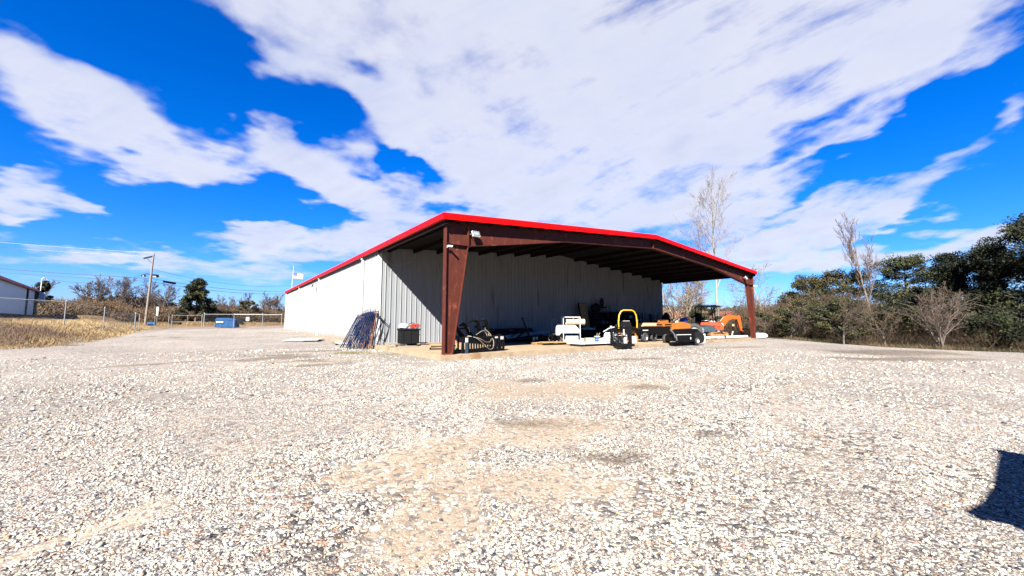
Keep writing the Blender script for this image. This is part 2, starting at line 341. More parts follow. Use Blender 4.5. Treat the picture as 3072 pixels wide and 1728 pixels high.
M['dumpblue'] = mat('dumpster_blue', (0.006, 0.075, 0.22), 0.5, spec=0.15, var=0.12, vs=3, col2=(0.2, 0.3, 0.35), mix=(0.62, 0.75))
M['grey_sheet'] = mat('grey_wall_sheet', (1.2, 1.45, 1.55), 0.5, var=0.05)
M['dark_red'] = mat('dull_red_roof', (1.0, 0.06, 0.08), 0.5, var=0.08)

# mud splashed along the foot of the side wall
_m = M['white_wall'].node_tree; _b = _m.nodes['Principled BSDF']; _src = _b.inputs['Base Color'].links[0].from_socket
_co = _m.nodes.new('ShaderNodeTexCoord'); _sx = _m.nodes.new('ShaderNodeSeparateXYZ'); _m.links.new(_co.outputs['Object'], _sx.inputs[0])
_n = _m.nodes.new('ShaderNodeTexNoise'); _n.inputs['Scale'].default_value = 2.5; _n.inputs['Detail'].default_value = 7; _m.links.new(_co.outputs['Object'], _n.inputs['Vector'])
_a = _m.nodes.new('ShaderNodeMath'); _a.operation = 'MULTIPLY_ADD'; _m.links.new(_n.outputs['Fac'], _a.inputs[0]); _a.inputs[1].default_value = -1.3; _m.links.new(_sx.outputs['Z'], _a.inputs[2])
_r = _m.nodes.new('ShaderNodeMapRange'); _m.links.new(_a.outputs[0], _r.inputs[0]); _r.inputs[1].default_value = -0.45; _r.inputs[2].default_value = 0.05; _r.inputs[3].default_value = 0.6; _r.inputs[4].default_value = 0.0
_x = _m.nodes.new('ShaderNodeMix'); _x.data_type = 'RGBA'; _m.links.new(_r.outputs[0], _x.inputs[0]); _m.links.new(_src, _x.inputs[6]); _x.inputs[7].default_value = (0.085, 0.06, 0.035, 1); _m.links.new(_x.outputs[2], _b.inputs['Base Color'])

# ------------------------------------------------------------------ terrain
def sst(a, b, x):
    t = np.clip((x - a) / (b - a), 0, 1); return t * t * (3 - 2 * t)
def edge_x(Y): return np.interp(Y, [-60, -30, -13.2, -11.8, -7.8, 0.9, 6, 60], [27, 25.5, 24.8, 24.6, 25.6, 32.8, 35, 36])
def toe_x(Y): return np.interp(Y, [0, 12, 18.3, 20.2, 27, 39.5, 63, 80], [-24, -19, -16.0, -15.0, -14.6, -14.7, -15.2, -16])
def gz(X, Y):
    X = np.asarray(X, float); Y = np.asarray(Y, float)
    rx, ry = X - CAM[0], Y - CAM[1]
    d = rx * sin(YAW) + ry * cos(YAW)
    base = np.interp(d, [-20, 28, 37, 47, 53, 57, 65, 75, 96, 140, 400], [0, 0, .12, .33, .46, .6, .85, 1.1, 1.2, 1.25, 1.3])
    wl_ = 1 - sst(0.5, 12, X)
    base = base * wl_
    s = toe_x(Y) - X
    m = np.interp(s, [0, 0.5, 1, 2, 4, 8, 14, 40], [0, .2, .4, .75, 1.15, 1.42, 1.6, 1.6])
    near = sst(13, 25, Y); far = np.maximum(1 - sst(54, 66, Y), sst(22, 28, -X))
    z = base + m * near * far
    # drop beyond the crest on the right
    e = X - edge_x(Y)
    z = z - 0.9 * sst(0, 5, e) * (1 - 0.45 * sst(30, 90, e)) 
    z = z + 0.08 * sst(8, 26, X) * (1 - sst(-1.0, 2.5, e)) * sst(-6, -1, Y)
    # small undulation
    z = z + 0.018 * np.sin(X * 0.7 + 1.3 * np.sin(Y * 0.31)) * np.sin(Y * 0.53 + 0.4) * sst(1.0, 4.0, np.hypot(X - 0, np.minimum(Y + 0.2, 0)))
    return z
def gzf(x, y): return float(gz(x, y))
def vnoise(X, Y, s, seed=0):
    """cheap value noise 0..1"""
    X = np.asarray(X, float) * s + 100 * seed; Y = np.asarray(Y, float) * s + 57 * seed
    xi, yi = np.floor(X), np.floor(Y); xf, yf = X - xi, Y - yi
    xf = xf * xf * (3 - 2 * xf); yf = yf * yf * (3 - 2 * yf)
    def h(a, b):
        q = np.sin(a * 127.1 + b * 311.7 + seed * 17.3) * 43758.5453; return q - np.floor(q)
    return (h(xi, yi) * (1 - xf) + h(xi + 1, yi) * xf) * (1 - yf) + (h(xi, yi + 1) * (1 - xf) + h(xi + 1, yi + 1) * xf) * yf
def fbm(X, Y, s, seed=0): return 0.5 * vnoise(X, Y, s, seed) + 0.3 * vnoise(X, Y, s * 2.1, seed + 1) + 0.2 * vnoise(X, Y, s * 4.3, seed + 2)
# patches worn into the gravel: x, y, rx, ry, rot
TAN = [(-4.75, -10.5, 0.85, 0.45, -0.3), (-5.6, -10.8, 0.42, 0.42, 0.2), (-4.2, -10.9, 0.7, 0.35, -0.6), (-7.3, -9.5, 0.5, 0.22, 0.5), (-5.0, -9.6, 1.3, 0.5, 0.3), (-3.0, -9.4, 1.2, 0.7, -0.6), (-0.5, -7.6, 2.2, 1.2, -0.5)]
DARK = [(-3.0, 7.7, 1.5, .5, 0), (-5.0, 6.0, 1.2, .4, 0), (-4.27, 1.1, 1.0, .35, -.2), (1.0, -8.2, .5, .3, -.5), (6.3, -4.0, 1.6, .35, -.4), (15.8, -10.6, 3.2, 1.0, -.6), (-8.5, 4.5, 1.4, .4, .4), (-3.05, -9.12, 0.45, 0.22, -0.6), (-1.53, -10.87, 0.22, 0.2, -0.6), (-0.5, -6.0, 0.42, 0.28, -0.6), (-3.9, 2.4, 1.4, 0.9, -0.2), (-5.2, 4.6, 1.6, 0.8, -0.1), (-3.4, -10.6, 0.4, 0.25, -0.5), (20, -10, 3.5, 1.6, -0.6), (17.5, -3.5, 2.2, 0.5, -0.4)]
ORNG = [(-3.1, 2.6, 0.55, 0.35, -0.3), (-4.5, 2.0, 1.0, 0.35, -0.2)]
def patch(X, Y, L, warp=0.35):
    o = np.zeros_like(X)
    for (x, y, rx, ry, a) in L:
        dx, dy = X - x, Y - y; u = (dx * cos(a) + dy * sin(a)) / rx; w = (-dx * sin(a) + dy * cos(a)) / ry
        q = np.sqrt(u * u + w * w) + (fbm(X, Y, 1.6 / max(0.3, min(rx, ry)) * 0.5, 3) - 0.5) * 1.9
        o = np.maximum(o, 1 - sst(0.45, 1.45, q))
    return o
def axis(lo, hi, a, b, st, gr=1.12):
    r = list(np.arange(a, b + 1e-6, st)); x, s = b, st
    while x < hi: s *= gr; x += s; r.append(x)
    x, s = a, st
    while x > lo: s *= gr; x -= s; r.insert(0, x)
    return np.array(r)
ax = axis(-1600, 1600, -19, 36, 0.2, 1.07); ay = axis(-1600, 1600, -16, 8, 0.2, 1.045)
GX, GY = np.meshgrid(ax, ay); GZ = gz(GX, GY)
nx, ny = len(ax), len(ay)
V = np.stack([GX.ravel(), GY.ravel(), GZ.ravel()], 1)
ii, jj = np.meshgrid(np.arange(nx - 1), np.arange(ny - 1)); k0 = (jj * nx + ii).ravel()
Fq = np.stack([k0, k0 + 1, k0 + nx + 1, k0 + nx], 1)
Xf, Yf = GX.ravel(), GY.ravel()
dd = (Xf - CAM[0]) * sin(YAW) + (Yf - CAM[1]) * cos(YAW)
wob = (fbm(Xf, Yf, 0.6, 9) - 0.5)
grass = sst(-0.5, 0.6, toe_x(Yf) - Xf + wob * 2.6) * sst(9, 20, Yf)
grass = np.maximum(grass, sst(-0.2, 1.2, Xf - edge_x(Yf) + wob * 1.6))
grass = np.maximum(grass, sst(62, 66, dd + wob * 4) * (1 - sst(0, 14, Xf)))
grass = np.maximum(grass, sst(60, 80, np.hypot(Xf + 6, Yf + 13)))
grass = np.where((Xf > 40), grass * (1 - sst(43, 45, Xf) * (1 - sst(51, 53, Xf + wob * 2))), grass)
def ruts(X, Y):
    o = np.zeros_like(X)
    for pts in (((-5.2, -11.8), (-6.6, -3), (-8.0, 8), (-10.0, 25), (-12, 50)), ((-9.5, -9), (-4, -5.5), (4, -4.2), (14, -4.8), (24, -7)), ((-3.6, -12), (2, -9.5), (10, -9), (22, -11))):
        p = np.array(pts); t = np.linspace(0, 1, len(p)); tt = np.linspace(0, 1, 90); cx_ = np.interp(tt, t, p[:, 0]); cy_ = np.interp(tt, t, p[:, 1])
        dm_ = np.full(X.shape, 9.0)
        for a_, b_ in zip(cx_, cy_): dm_ = np.minimum(dm_, np.hypot(X - a_, Y - b_))
        dm_ = dm_ + (fbm(X, Y, .7, 31) - .5) * .9
        o = np.maximum(o, np.exp(-((dm_ - .85) / .28) ** 2))
    return o * np.clip((fbm(X, Y, .35, 33) - .25) * 2.2, 0, 1)
rutm = ruts(Xf, Yf)
tanm = np.maximum(patch(Xf, Yf, TAN), rutm * .55); darkm = patch(Xf, Yf, DARK); orm = patch(Xf, Yf, ORNG)
gcol = np.stack([grass, np.clip(tanm + orm, 0, 1), np.clip(darkm * (1 - orm), 0, 1)], 1)
mg = bpy.data.materials.new('gravel_yard'); mg.use_nodes = True
T = mg.node_tree; b = T.nodes['Principled BSDF']; b.inputs['Roughness'].default_value = 0.9; b.inputs['Specular IOR Level'].default_value = 0.15
def tn(t, **k):
    n = T.nodes.new(t)
    for a, c in k.items(): setattr(n, a, c)
    return n
def tlk(a, c): T.links.new(a, c)
def tmix(f, a, c, bt='MIX'):
    n = tn('ShaderNodeMix', data_type='RGBA', blend_type=bt)
    for s, i in ((f, 0), (a, 6), (c, 7)):
        if isinstance(s, (int, float)): n.inputs[i].default_value = s
        elif isinstance(s, tuple): n.inputs[i].default_value = (*s, 1)
        else: tlk(s, n.inputs[i])
    return n.outputs[2]
def tmap(x, a, c, d=0.0, e=1.0, sm=True):
    n = tn('ShaderNodeMapRange'); n.interpolation_type = 'SMOOTHSTEP' if sm else 'LINEAR'
    tlk(x, n.inputs[0])
    for i, q in ((1, a), (2, c), (3, d), (4, e)): n.inputs[i].default_value = q
    return n.outputs[0]
def tnoise(s, det=6, ro=0.6, sc=(1, 1, 1)):
    mp = tn('ShaderNodeMapping'); tlk(tco.outputs['Object'], mp.inputs[0]); mp.inputs['Scale'].default_value = sc
    n = tn('ShaderNodeTexNoise'); tlk(mp.outputs[0], n.inputs['Vector']); n.inputs['Scale'].default_value = s; n.inputs['Detail'].default_value = det; n.inputs['Roughness'].default_value = ro
    return n.outputs['Fac']
def tmath(op, a, c, clamp=False):
    n = tn('ShaderNodeMath', operation=op, use_clamp=clamp)
    for i, s in ((0, a), (1, c)):
        if isinstance(s, (int, float)): n.inputs[i].default_value = s
        else: tlk(s, n.inputs[i])
    return n.outputs[0]
tco = tn('ShaderNodeTexCoord')
vcn = tn('ShaderNodeVertexColor', layer_name='col'); sep = tn('ShaderNodeSeparateColor'); tlk(vcn.outputs[0], sep.inputs[0])
STONES = [(p, tuple(0.50 * q for q in c)) for p, c in [(0.00, (0.03, 0.035, 0.05)), (0.07, (0.12, 0.12, 0.13)), (0.15, (0.33, 0.27, 0.23)), (0.24, (0.50, 0.40, 0.33)), (0.42, (0.52, 0.47, 0.40)), (0.6, (0.60, 0.57, 0.52)), (0.82, (0.68, 0.66, 0.62)), (0.96, (0.42, 0.24, 0.16))]]
def vor(scale, feat='F1'):
    n = tn('ShaderNodeTexVoronoi', feature=feat); tlk(tco.outputs['Object'], n.inputs['Vector']); n.inputs['Scale'].default_value = scale
    return n
def stonecol(scale):
    v = vor(scale); e = vor(scale, 'DISTANCE_TO_EDGE')
    s = tn('ShaderNodeSeparateColor'); tlk(v.outputs['Color'], s.inputs[0])
    r = tn('ShaderNodeValToRGB'); r.color_ramp.interpolation = 'CONSTANT'
    el = r.color_ramp.elements; el[0].position = 0; el[0].color = (*STONES[0][1], 1); el[1].position = STONES[1][0]; el[1].color = (*STONES[1][1], 1)
    for p, c in STONES[2:]:
        q = el.new(p); q.color = (*c, 1)
    tlk(s.outputs[0], r.inputs[0])
    return r.outputs[0], e.outputs['Distance'], s.outputs[1]
cA, eA, hA = stonecol(42); cB, eB, hB = stonecol(17)
gapA = tmap(eA, 0.0, 0.16, 0.22, 1.0); gapB = tmap(eB, 0.0, 0.13, 0.22, 1.0)
def scale_col(c, f):
    n = tn('ShaderNodeVectorMath', operation='SCALE'); tlk(c, n.inputs[0]); tlk(f, n.inputs['Scale']); return n.outputs[0]
cA = scale_col(cA, gapA); cB = scale_col(cB, gapB)
big = tmap(tnoise(0.55, 5, 0.6), 0.42, 0.62)
fine = tmix(big, cA, cB)
dust = tmap(tnoise(0.9, 7, 0.62, (1, 1, 1)), 0.38, 0.72)
dust2 = tmath('MULTIPLY', dust, 0.20)
tanf = tmath('MAXIMUM', tmath('MULTIPLY', tmath('MULTIPLY', sep.outputs[1], 0.8), tmap(tnoise(11, 7, 0.75), 0.36, 0.5)), dust2)
tcol = tmix(tnoise(30, 5, 0.7), (0.178, 0.132, 0.088), (0.152, 0.118, 0.083))
ng = tmix(tanf, fine, tcol)
# darker specks that stay readable further off
spk = tmap(tnoise(9, 9, 0.8), 0.555, 0.64)
ng = tmix(tmath('MULTIPLY', spk, 0.40), ng, (0.10, 0.085, 0.07))
spk3 = tmap(tnoise(15, 3, 0.6, (1, 1, 1)), 0.575, 0.615)
ng = tmix(tmath('MULTIPLY', spk3, 0.75), ng, (0.05, 0.048, 0.05))
spk4 = tmap(tnoise(4.6, 4, 0.75, (1, 1, 1)), 0.585, 0.62)
ng = tmix(tmath('MULTIPLY', spk4, 0.6), ng, (0.08, 0.07, 0.06))
spk2 = tmap(tnoise(2.6, 10, 0.85, (1, 1, 1)), 0.55, 0.64)
ng = tmix(tmath('MULTIPLY', spk2, 0.22), ng, (0.15, 0.125, 0.10))
ng = tmix(tmath('MULTIPLY', sep.outputs[2], tmap(tnoise(14, 6, 0.75), 0.35, 0.6)), ng, (0.045, 0.032, 0.019))
grs = tmix(tmap(tnoise(0.8, 8, 0.7), 0.35, 0.65), (0.11, 0.068, 0.03), (0.045, 0.03, 0.02))
grs = tmix(tmap(tnoise(5, 6, 0.7), 0.5, 0.75), grs, (0.20, 0.13, 0.06))
ng = scale_col(ng, tmap(tnoise(0.16, 4, 0.6), 0.35, 0.65, 0.84, 1.06))
fin = tmix(sep.outputs[0], ng, grs)
tlk(fin, b.inputs['Base Color'])
hgt = tmath('ADD', tmath('MULTIPLY', tmath('MINIMUM', eA, 0.3), 0.05), tmath('MULTIPLY', tmath('MULTIPLY', tmath('MINIMUM', eB, 0.3), big), 0.12))
hgt = tmath('ADD', hgt, tmath('MULTIPLY', tnoise(14, 6, 0.7), 0.05))
hgt = tmath('MULTIPLY', hgt, tmap(sep.outputs[1], 0.0, 0.8, 1.0, 0.25))
bp = tn('ShaderNodeBump'); bp.inputs['Strength'].default_value = 0.9; bp.inputs['Distance'].default_value = 0.6
tlk(hgt, bp.inputs['Height']); tlk(bp.outputs[0], b.inputs['Normal'])
tag(npmesh('ground', V, Fq, mg, colors=gcol, smooth=True), kind='structure')
# ------------------------------------------------------------------ loose stones near the viewer (one gravel object)
def ico():
    bm = bmesh.new(); bmesh.ops.create_icosphere(bm, subdivisions=1, radius=1.0)
    v = np.array([x.co[:] for x in bm.verts]); f = np.array([[q.index for q in x.verts] for x in bm.faces]); bm.free(); return v, f
IV, IF = ico()
def stones():
    P = []; S = []
    for (r0, r1, dens, s0, s1) in ((0.9, 3.2, 2300, .0040, .0098), (3.2, 5.5, 1000, .0052, .0112), (5.5, 9, 420, .0068, .0135), (9, 15, 130, .010, .019), (15, 24, 26, .014, .027)):
        n = int(0.5 * 2.1 * (r1 * r1 - r0 * r0) * dens)
        r = np.sqrt(RNG.uniform(r0 * r0, r1 * r1, n)); a = YAW + RNG.uniform(-1.05, 1.05, n)
        x = CAM[0] + r * np.sin(a); y = CAM[1] + r * np.cos(a)
        keep = (fbm(x, y, 0.9, 21) > 0.36 + RNG.uniform(-.16, .16, n)) & (patch(x, y, TAN) < RNG.uniform(0.15, 1.08, n)) & (patch(x, y, DARK) < RNG.uniform(0.2, 1, n))
        keep &= (ruts(x, y) < RNG.uniform(.15, 1.0, n)) & (patch(x, y, DARK) < .55)
        keep &= ~((y > -0.4) & (x > -0.4)) & (x < edge_x(y)) & (x > toe_x(y) + 0.3)
        x, y = x[keep], y[keep]; sz = RNG.uniform(s0, s1, len(x)) * np.exp(RNG.normal(0, .28, len(x))) * (.65 + .8 * fbm(x, y, .8, 41)) * (1 + .55 * np.exp(-((x + 5.3) ** 2 + (y + 11.7) ** 2) / .5))
        P.append(np.stack([x, y], 1)); S.append(sz)
    P = np.concatenate(P); S = np.concatenate(S); n = len(P)
    z = gz(P[:, 0], P[:, 1])
    V = np.repeat(IV[None], n, 0) * (1 + RNG.uniform(-.28, .28, (n, 12, 1)))
    V = V * np.stack([RNG.uniform(.8, 1.35, n), RNG.uniform(.65, 1.1, n), RNG.uniform(.4, .75, n)], 1)[:, None, :]
    a = RNG.uniform(0, 6.28, n); c, s = np.cos(a), np.sin(a)
    X = V[:, :, 0] * c[:, None] - V[:, :, 1] * s[:, None]; Y = V[:, :, 0] * s[:, None] + V[:, :, 1] * c[:, None]
    tl = RNG.uniform(-.4, .4, n)[:, None]; Zv = V[:, :, 2] + X * tl
    V = np.stack([X, Y, Zv], 2) * S[:, None, None]
    V[:, :, 0] += P[:, 0:1]; V[:, :, 1] += P[:, 1:2]; V[:, :, 2] += (z + S * 0.25)[:, None]
    pal = np.array([(0.05, 0.055, 0.075), (0.15, 0.15, 0.16), (0.34, 0.27, 0.24), (0.50, 0.36, 0.27), (0.56, 0.50, 0.42), (0.62, 0.59, 0.54), (0.70, 0.68, 0.65), (0.44, 0.26, 0.16)])
    ci = RNG.choice(8, n, p=[.07, .09, .10, .14, .21, .20, .175, .015]); C = 0.41 * pal[ci] * RNG.uniform(.85, 1.12, (n, 1)) * np.array([.99, .98, .93])
    F = (IF[None] + (np.arange(n) * 12)[:, None, None]).reshape(-1, 3)
    tag(npmesh('gravel', V.reshape(-1, 3), F, M['stone'], colors=np.repeat(C, 12, 0)), kind='stuff')
stones()

# ------------------------------------------------------------------ the warehouse with its open shelter bay
WX, LY, DY, HT, HR, SL = 27.85, 48.0, 8.09, 5.64, 6.73, 0.2
def roof_z(x): return HT + (HR - HT) * (1 - abs(x - WX / 2) / (WX / 2 + 0.25))
wh = thing('warehouse', 'long white ribbed metal warehouse with red roof trim and an open shelter bay', 'warehouse')
def ribbed(name, p0, p1, z0, ztop, m, inset=0.0, pitch=0.305, parent=wh):
    """ribbed sheet from p0 to p1 (xy); outward normal to the right of the travel direction; ztop(x, y)"""
    p0, p1 = Vector(p0), Vector(p1); L = (p1 - p0).length; d = (p1 - p0) / L; nrm = Vector((d.y, -d.x))
    s = 0; prof = []
    while s < L:
        for ds, h in ((0, 0.0), (0.045, 0.0), (0.062, 0.042), (0.098, 0.042), (0.115, 0.0), (0.18, 0.0), (0.188, 0.006), (0.2, 0.006), (0.208, 0), (0.25, 0.0), (0.258, 0.006), (0.27, 0.006), (0.278, 0)):
            if s + ds <= L: prof.append((s + ds, h))
        s += pitch
    prof.append((L, 0)); V = []; F = []
    for (s, h) in prof:
        q = p0 + d * s + nrm * (h + inset); zt = ztop(q.x, q.y)
        V += [(q.x, q.y, z0), (q.x, q.y, zt)]
    for i in range(len(prof) - 1): F.append((2 * i, 2 * i + 2, 2 * i + 3, 2 * i + 1))
    # the back of the sheet, 60 mm behind
    k = len(V); a = p0 - nrm * 0.06; c = p1 - nrm * 0.06
    V += [(a.x, a.y, z0), (c.x, c.y, z0), (c.x, c.y, ztop(c.x, c.y)), (a.x, a.y, ztop(a.x, a.y))]; F.append((k + 3, k + 2, k + 1, k))
    mb = MB(); mb.add(V, F); return mb.build(name, m, parent, recalc=False)
ribbed('side_wall', (0, LY), (0, DY + 0.05), 0.1, lambda x, y: HT - 0.2, M['white_wall'])
ribbed('shelter_wall', (0.02, DY), (WX - 0.02, DY), SL, lambda x, y: roof_z(x) - 0.08, M['shed_wall'])
ribbed('side_wall', (WX, DY + 0.05), (WX, LY), 0.1, lambda x, y: HT - 0.2, M['white_wall'])
ribbed('end_wall', (WX, LY), (0, LY), 0.1, lambda x, y: roof_z(x) - 0.08, M['white_wall'])
mb = MB(); mb.box(-0.035, 0.06, DY - 0.05, DY + 0.05, SL + .01, HT - 0.26); mb.box(0.0, 0.16, DY - 0.053, DY - 0.033, SL + .012, HT - 0.27); mb.build('corner_trim', M['white'], wh)
mb = MB(); mb.box(-0.18, WX + 0.15, -0.16, LY + 0.1, -0.45, SL); mb.build('slab', M['concrete'], wh, bevel=0.02)
# roof
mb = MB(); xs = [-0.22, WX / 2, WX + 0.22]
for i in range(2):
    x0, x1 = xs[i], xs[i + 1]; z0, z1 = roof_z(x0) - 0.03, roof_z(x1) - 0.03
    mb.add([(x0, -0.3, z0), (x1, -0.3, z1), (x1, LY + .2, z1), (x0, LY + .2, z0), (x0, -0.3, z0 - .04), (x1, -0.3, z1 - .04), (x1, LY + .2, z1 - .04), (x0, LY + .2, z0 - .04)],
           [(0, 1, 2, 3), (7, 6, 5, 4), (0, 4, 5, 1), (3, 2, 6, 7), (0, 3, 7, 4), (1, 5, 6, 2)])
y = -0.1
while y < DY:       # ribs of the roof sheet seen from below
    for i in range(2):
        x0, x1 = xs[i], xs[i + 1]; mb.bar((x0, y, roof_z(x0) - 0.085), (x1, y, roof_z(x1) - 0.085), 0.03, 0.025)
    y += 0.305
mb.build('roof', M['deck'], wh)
# trims
def trim(poly_fn, pts, name, m, pts_joint=()):
    mb = MB(); V = []; n = None
    for p in pts:
        q = poly_fn(p); n = len(q); V += q
    F = [(i * n + k, (i + 1) * n + k, (i + 1) * n + (k + 1) % n, i * n + (k + 1) % n) for i in range(len(pts) - 1) for k in range(n)]
    F += [tuple(range(n)), tuple(range((len(pts) - 1) * n + n - 1, (len(pts) - 1) * n - 1, -1))]
    mb.add(V, F)
    for p in pts_joint:      # lapped joints in the trim
        qa, qb = [Vector(v) for v in poly_fn(p)], [Vector(v) for v in poly_fn(p + 0.07)]
        for q in (qa, qb):
            c_ = sum(q, Vector()) / len(q)
            for k in range(len(q)): q[k] = q[k] + (q[k] - c_).normalized() * 0.005
        b_ = len(qa); mb.add(qa + qb, [(k, b_ + k, b_ + (k + 1) % b_, (k + 1) % b_) for k in range(b_)] + [tuple(range(b_)), tuple(range(2 * b_ - 1, b_ - 1, -1))])
    return mb.build(name, m, wh, smooth=True)
def gable_prof(yy, sg):
    def f(x):
        z = roof_z(x)
        return [(x, yy + sg * a, z + c) for a, c in ((0.12, 0.015), (0.02, 0.02), (-0.015, 0.0), (-0.03, -0.05), (-0.03, -0.17), (-0.015, -0.20), (-0.015, -0.235), (-0.035, -0.25), (0.0, -0.255), (0.01, -0.06), (0.12, -0.01))]
    return f
trim(gable_prof(-0.33, 1), [-0.25, WX / 2, WX + 0.25], 'gable_trim', M['red_trim'], [2.8, 5.9, 9.0, 12.0, 16.4, 19.5, 22.6, 25.7])
trim(gable_prof(LY + 0.23, -1), [-0.25, WX / 2, WX + 0.25], 'gable_trim', M['red_trim'])
def gut_prof(xx, sg):
    def f(y): return [(xx + sg * a, y, HT + c) for a, c in ((0.14, 0.01), (0.0, 0.008), (-0.02, -0.02), (-0.03, -0.07), (-0.012, -0.15), (0.0, -0.22), (0.03, -0.245), (0.13, -0.245), (0.14, -0.22))]
    return f
trim(gut_prof(-0.25, 1), [-0.33, LY + 0.2], 'gutter', M['red_trim'], [2.9 + 3.05 * k for k in range(15)])
trim(gut_prof(WX + 0.25, -1), [-0.33, LY + 0.2], 'gutter', M['red_trim'])
for yy in (11.0, 24.7, 36.2, 47.6):
    mb = MB(); mb.box(-0.15, -0.04, yy - 0.17, yy + 0.02, 0.12, HT - 0.235); mb.box(-0.19, -0.03, yy - 0.19, yy + 0.04, HT - 0.36, HT - 0.24)
    for zz in (1.2, 3.2): mb.box(-0.154, -0.036, yy - 0.174, yy + 0.024, zz, zz + 0.05)
    mb.build('downspout', M['white'], wh)
# purlins along the building, eave struts
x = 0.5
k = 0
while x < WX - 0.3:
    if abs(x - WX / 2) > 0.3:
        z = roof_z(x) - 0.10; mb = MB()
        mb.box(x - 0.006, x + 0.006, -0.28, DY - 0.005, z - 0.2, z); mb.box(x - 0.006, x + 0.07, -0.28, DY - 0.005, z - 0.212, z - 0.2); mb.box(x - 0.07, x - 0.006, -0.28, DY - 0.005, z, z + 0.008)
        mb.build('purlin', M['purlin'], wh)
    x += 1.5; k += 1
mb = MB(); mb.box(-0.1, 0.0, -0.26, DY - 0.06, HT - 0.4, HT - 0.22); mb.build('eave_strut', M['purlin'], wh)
mb = MB(); mb.box(WX, WX + 0.1, -0.26, DY - 0.06, HT - 0.4, HT - 0.22); mb.build('eave_strut', M['purlin'], wh)
# rigid frame
def frame_half(sg):
    def X(x): return x if sg > 0 else WX - x
    rt = lambda x: roof_z(x) - 0.31
    fl = 0.125
    mb = MB()
    # column: web, outer and inner flange
    mb.prism([(X(0.03), SL), (X(0.34), SL), (X(0.98), 4.5), (X(0.98), rt(0.98)), (X(0.03), rt(0.03))], -0.005, 0.005)
    mb.build('column_web', M['red_oxide'], wh)
    mb = MB(); a, c = sorted((X(0.0), X(0.025))); mb.box(a, c, -fl, fl, SL, rt(0) + .02)
    mb.bar((X(0.35), 0, SL), (X(0.995), 0, 4.53), 0.25 if False else 0.016, 2 * fl, up=Vector((0, 1, 0)))
    mb.build('column_flange', M['red_oxide'], wh)
    mb = MB(); a, c = sorted((X(0.98), X(1.0))); mb.box(a, c, -fl, fl, 4.45, rt(1.0) + .12)
    a, c = sorted((X(1.004), X(1.024))); mb.box(a, c, -fl, fl, 4.45, rt(1.0) + .12)
    a, c = sorted((X(0.03), X(0.975))); mb.box(a, c, -fl + .005, fl - .005, 4.52, 4.54)
    for yy in (-0.07, 0.07):
        for zz in (4.62, 4.72, 4.82, 5.1, 5.2): a, c = sorted((X(0.955), X(1.045))); mb.box(a, c, yy - .018, yy + .018, zz - .018, zz + .018)
    mb.build('knee_plate', M['red_oxide'], wh)
    mb = MB(); bpts = [(1.03, 4.53), (3.0, 4.83), (6.6, 5.42), (WX / 2 - 0.012, 5.94)]
    poly = [(X(x), z) for x, z in bpts] + [(X(WX / 2 - 0.012), rt(WX / 2)), (X(1.03), rt(1.03))]
    mb.prism(poly, -0.005, 0.005); mb.build('rafter_web', M['red_oxide'], wh)
    mb = MB()
    for i in range(3):
        a, c = bpts[i], bpts[i + 1]; mb.bar((X(a[0]), 0, a[1] - .008), (X(c[0]), 0, c[1] - .008), 2 * fl, 0.014)
    mb.bar((X(0.03), 0, rt(0) + .01), (X(WX / 2 - .012), 0, rt(WX / 2) + .01), 2 * fl, 0.014)
    mb.build('rafter_flange', M['red_oxide'], wh)
    mb = MB(); a, c = sorted((X(-0.02), X(0.40))); mb.box(a, c, -0.14, 0.14, SL, SL + 0.02); 
    for yy in (-0.1, 0.1):
        for xx in (0.08, 0.3): mb.cyl((X(xx), yy, SL + .02), (X(xx), yy, SL + .07), 0.014, 6)
    mb.build('base_plate', M['rust_steel'], wh)
frame_half(1); frame_half(-1)
mb = MB(); mb.box(WX / 2 - 0.012, WX / 2 + 0.012, -0.13, 0.13, 5.9, 6.55); mb.build('ridge_plate', M['red_oxide'], wh)
# floodlights and cameras on the frame
def floodlight(loc, rot, label):
    t = thing('floodlight', label, 'floodlight', loc, rot, 'floodlights on the shelter frame')
    mb = MB(); mb.box(-0.17, 0.17, -0.04, 0.04, -0.14, 0.14, rot=(radians(-28), 0, 0), piv=(0, 0, 0)); mb.build('housing', M['white'], t, bevel=0.012)
    mb = MB(); mb.box(-0.145, 0.145, -0.044, -0.0405, -0.115, 0.115, rot=(radians(-28), 0, 0), piv=(0, 0, 0)); mb.build('bezel', M['black'], t)
    mb = MB(); mb.box(-0.12, 0.12, -0.047, -0.0445, -0.09, 0.09, rot=(radians(-28), 0, 0), piv=(0, 0, 0)); mb.build('lens', M['glass_dark'], t)
    mb = MB(); mb.bar((-0.18, 0, 0.0), (-0.18, 0.18, 0.0), 0.008, 0.03); mb.bar((0.18, 0, 0.0), (0.18, 0.18, 0.0), 0.008, 0.03); mb.bar((-0.184, 0.18, 0), (0.184, 0.18, 0), 0.03, 0.008); mb.build('bracket', M['galv'], t)
floodlight((1.26, -0.25, 5.02), 0.0, 'square white floodlight beside the top of the wide nearer column')
floodlight((WX - 1.55, -0.25, 5.0), 0.25, 'square white floodlight beside the top of the far right column')
def seccam(loc, rot, label):
    t = thing('security_camera', label, 'camera', loc, rot, 'small cameras on the shelter columns')
    mb = MB(); mb.cyl((0, 0, 0), (0.02, 0, 0), 0.05, 12); mb.tube([(0.02, 0, 0), (0.07, 0, -0.01), (0.1, 0, 0.0)], 0.014, 8); mb.build('mount', M['white'], t, smooth=True)
    mb = MB(); mb.cyl((0.06, 0.02, 0.03), (0.16, -0.2, -0.01), 0.045, 14); mb.build('camera_body', M['white'], t, smooth=True)
    mb = MB(); mb.cyl((0.155, -0.196, -0.009), (0.165, -0.215, -0.013), 0.032, 12); mb.build('lens', M['black'], t)
seccam((0.03, -0.13, 4.38), 0, 'small white security camera on the wide nearer column under the knee joint')
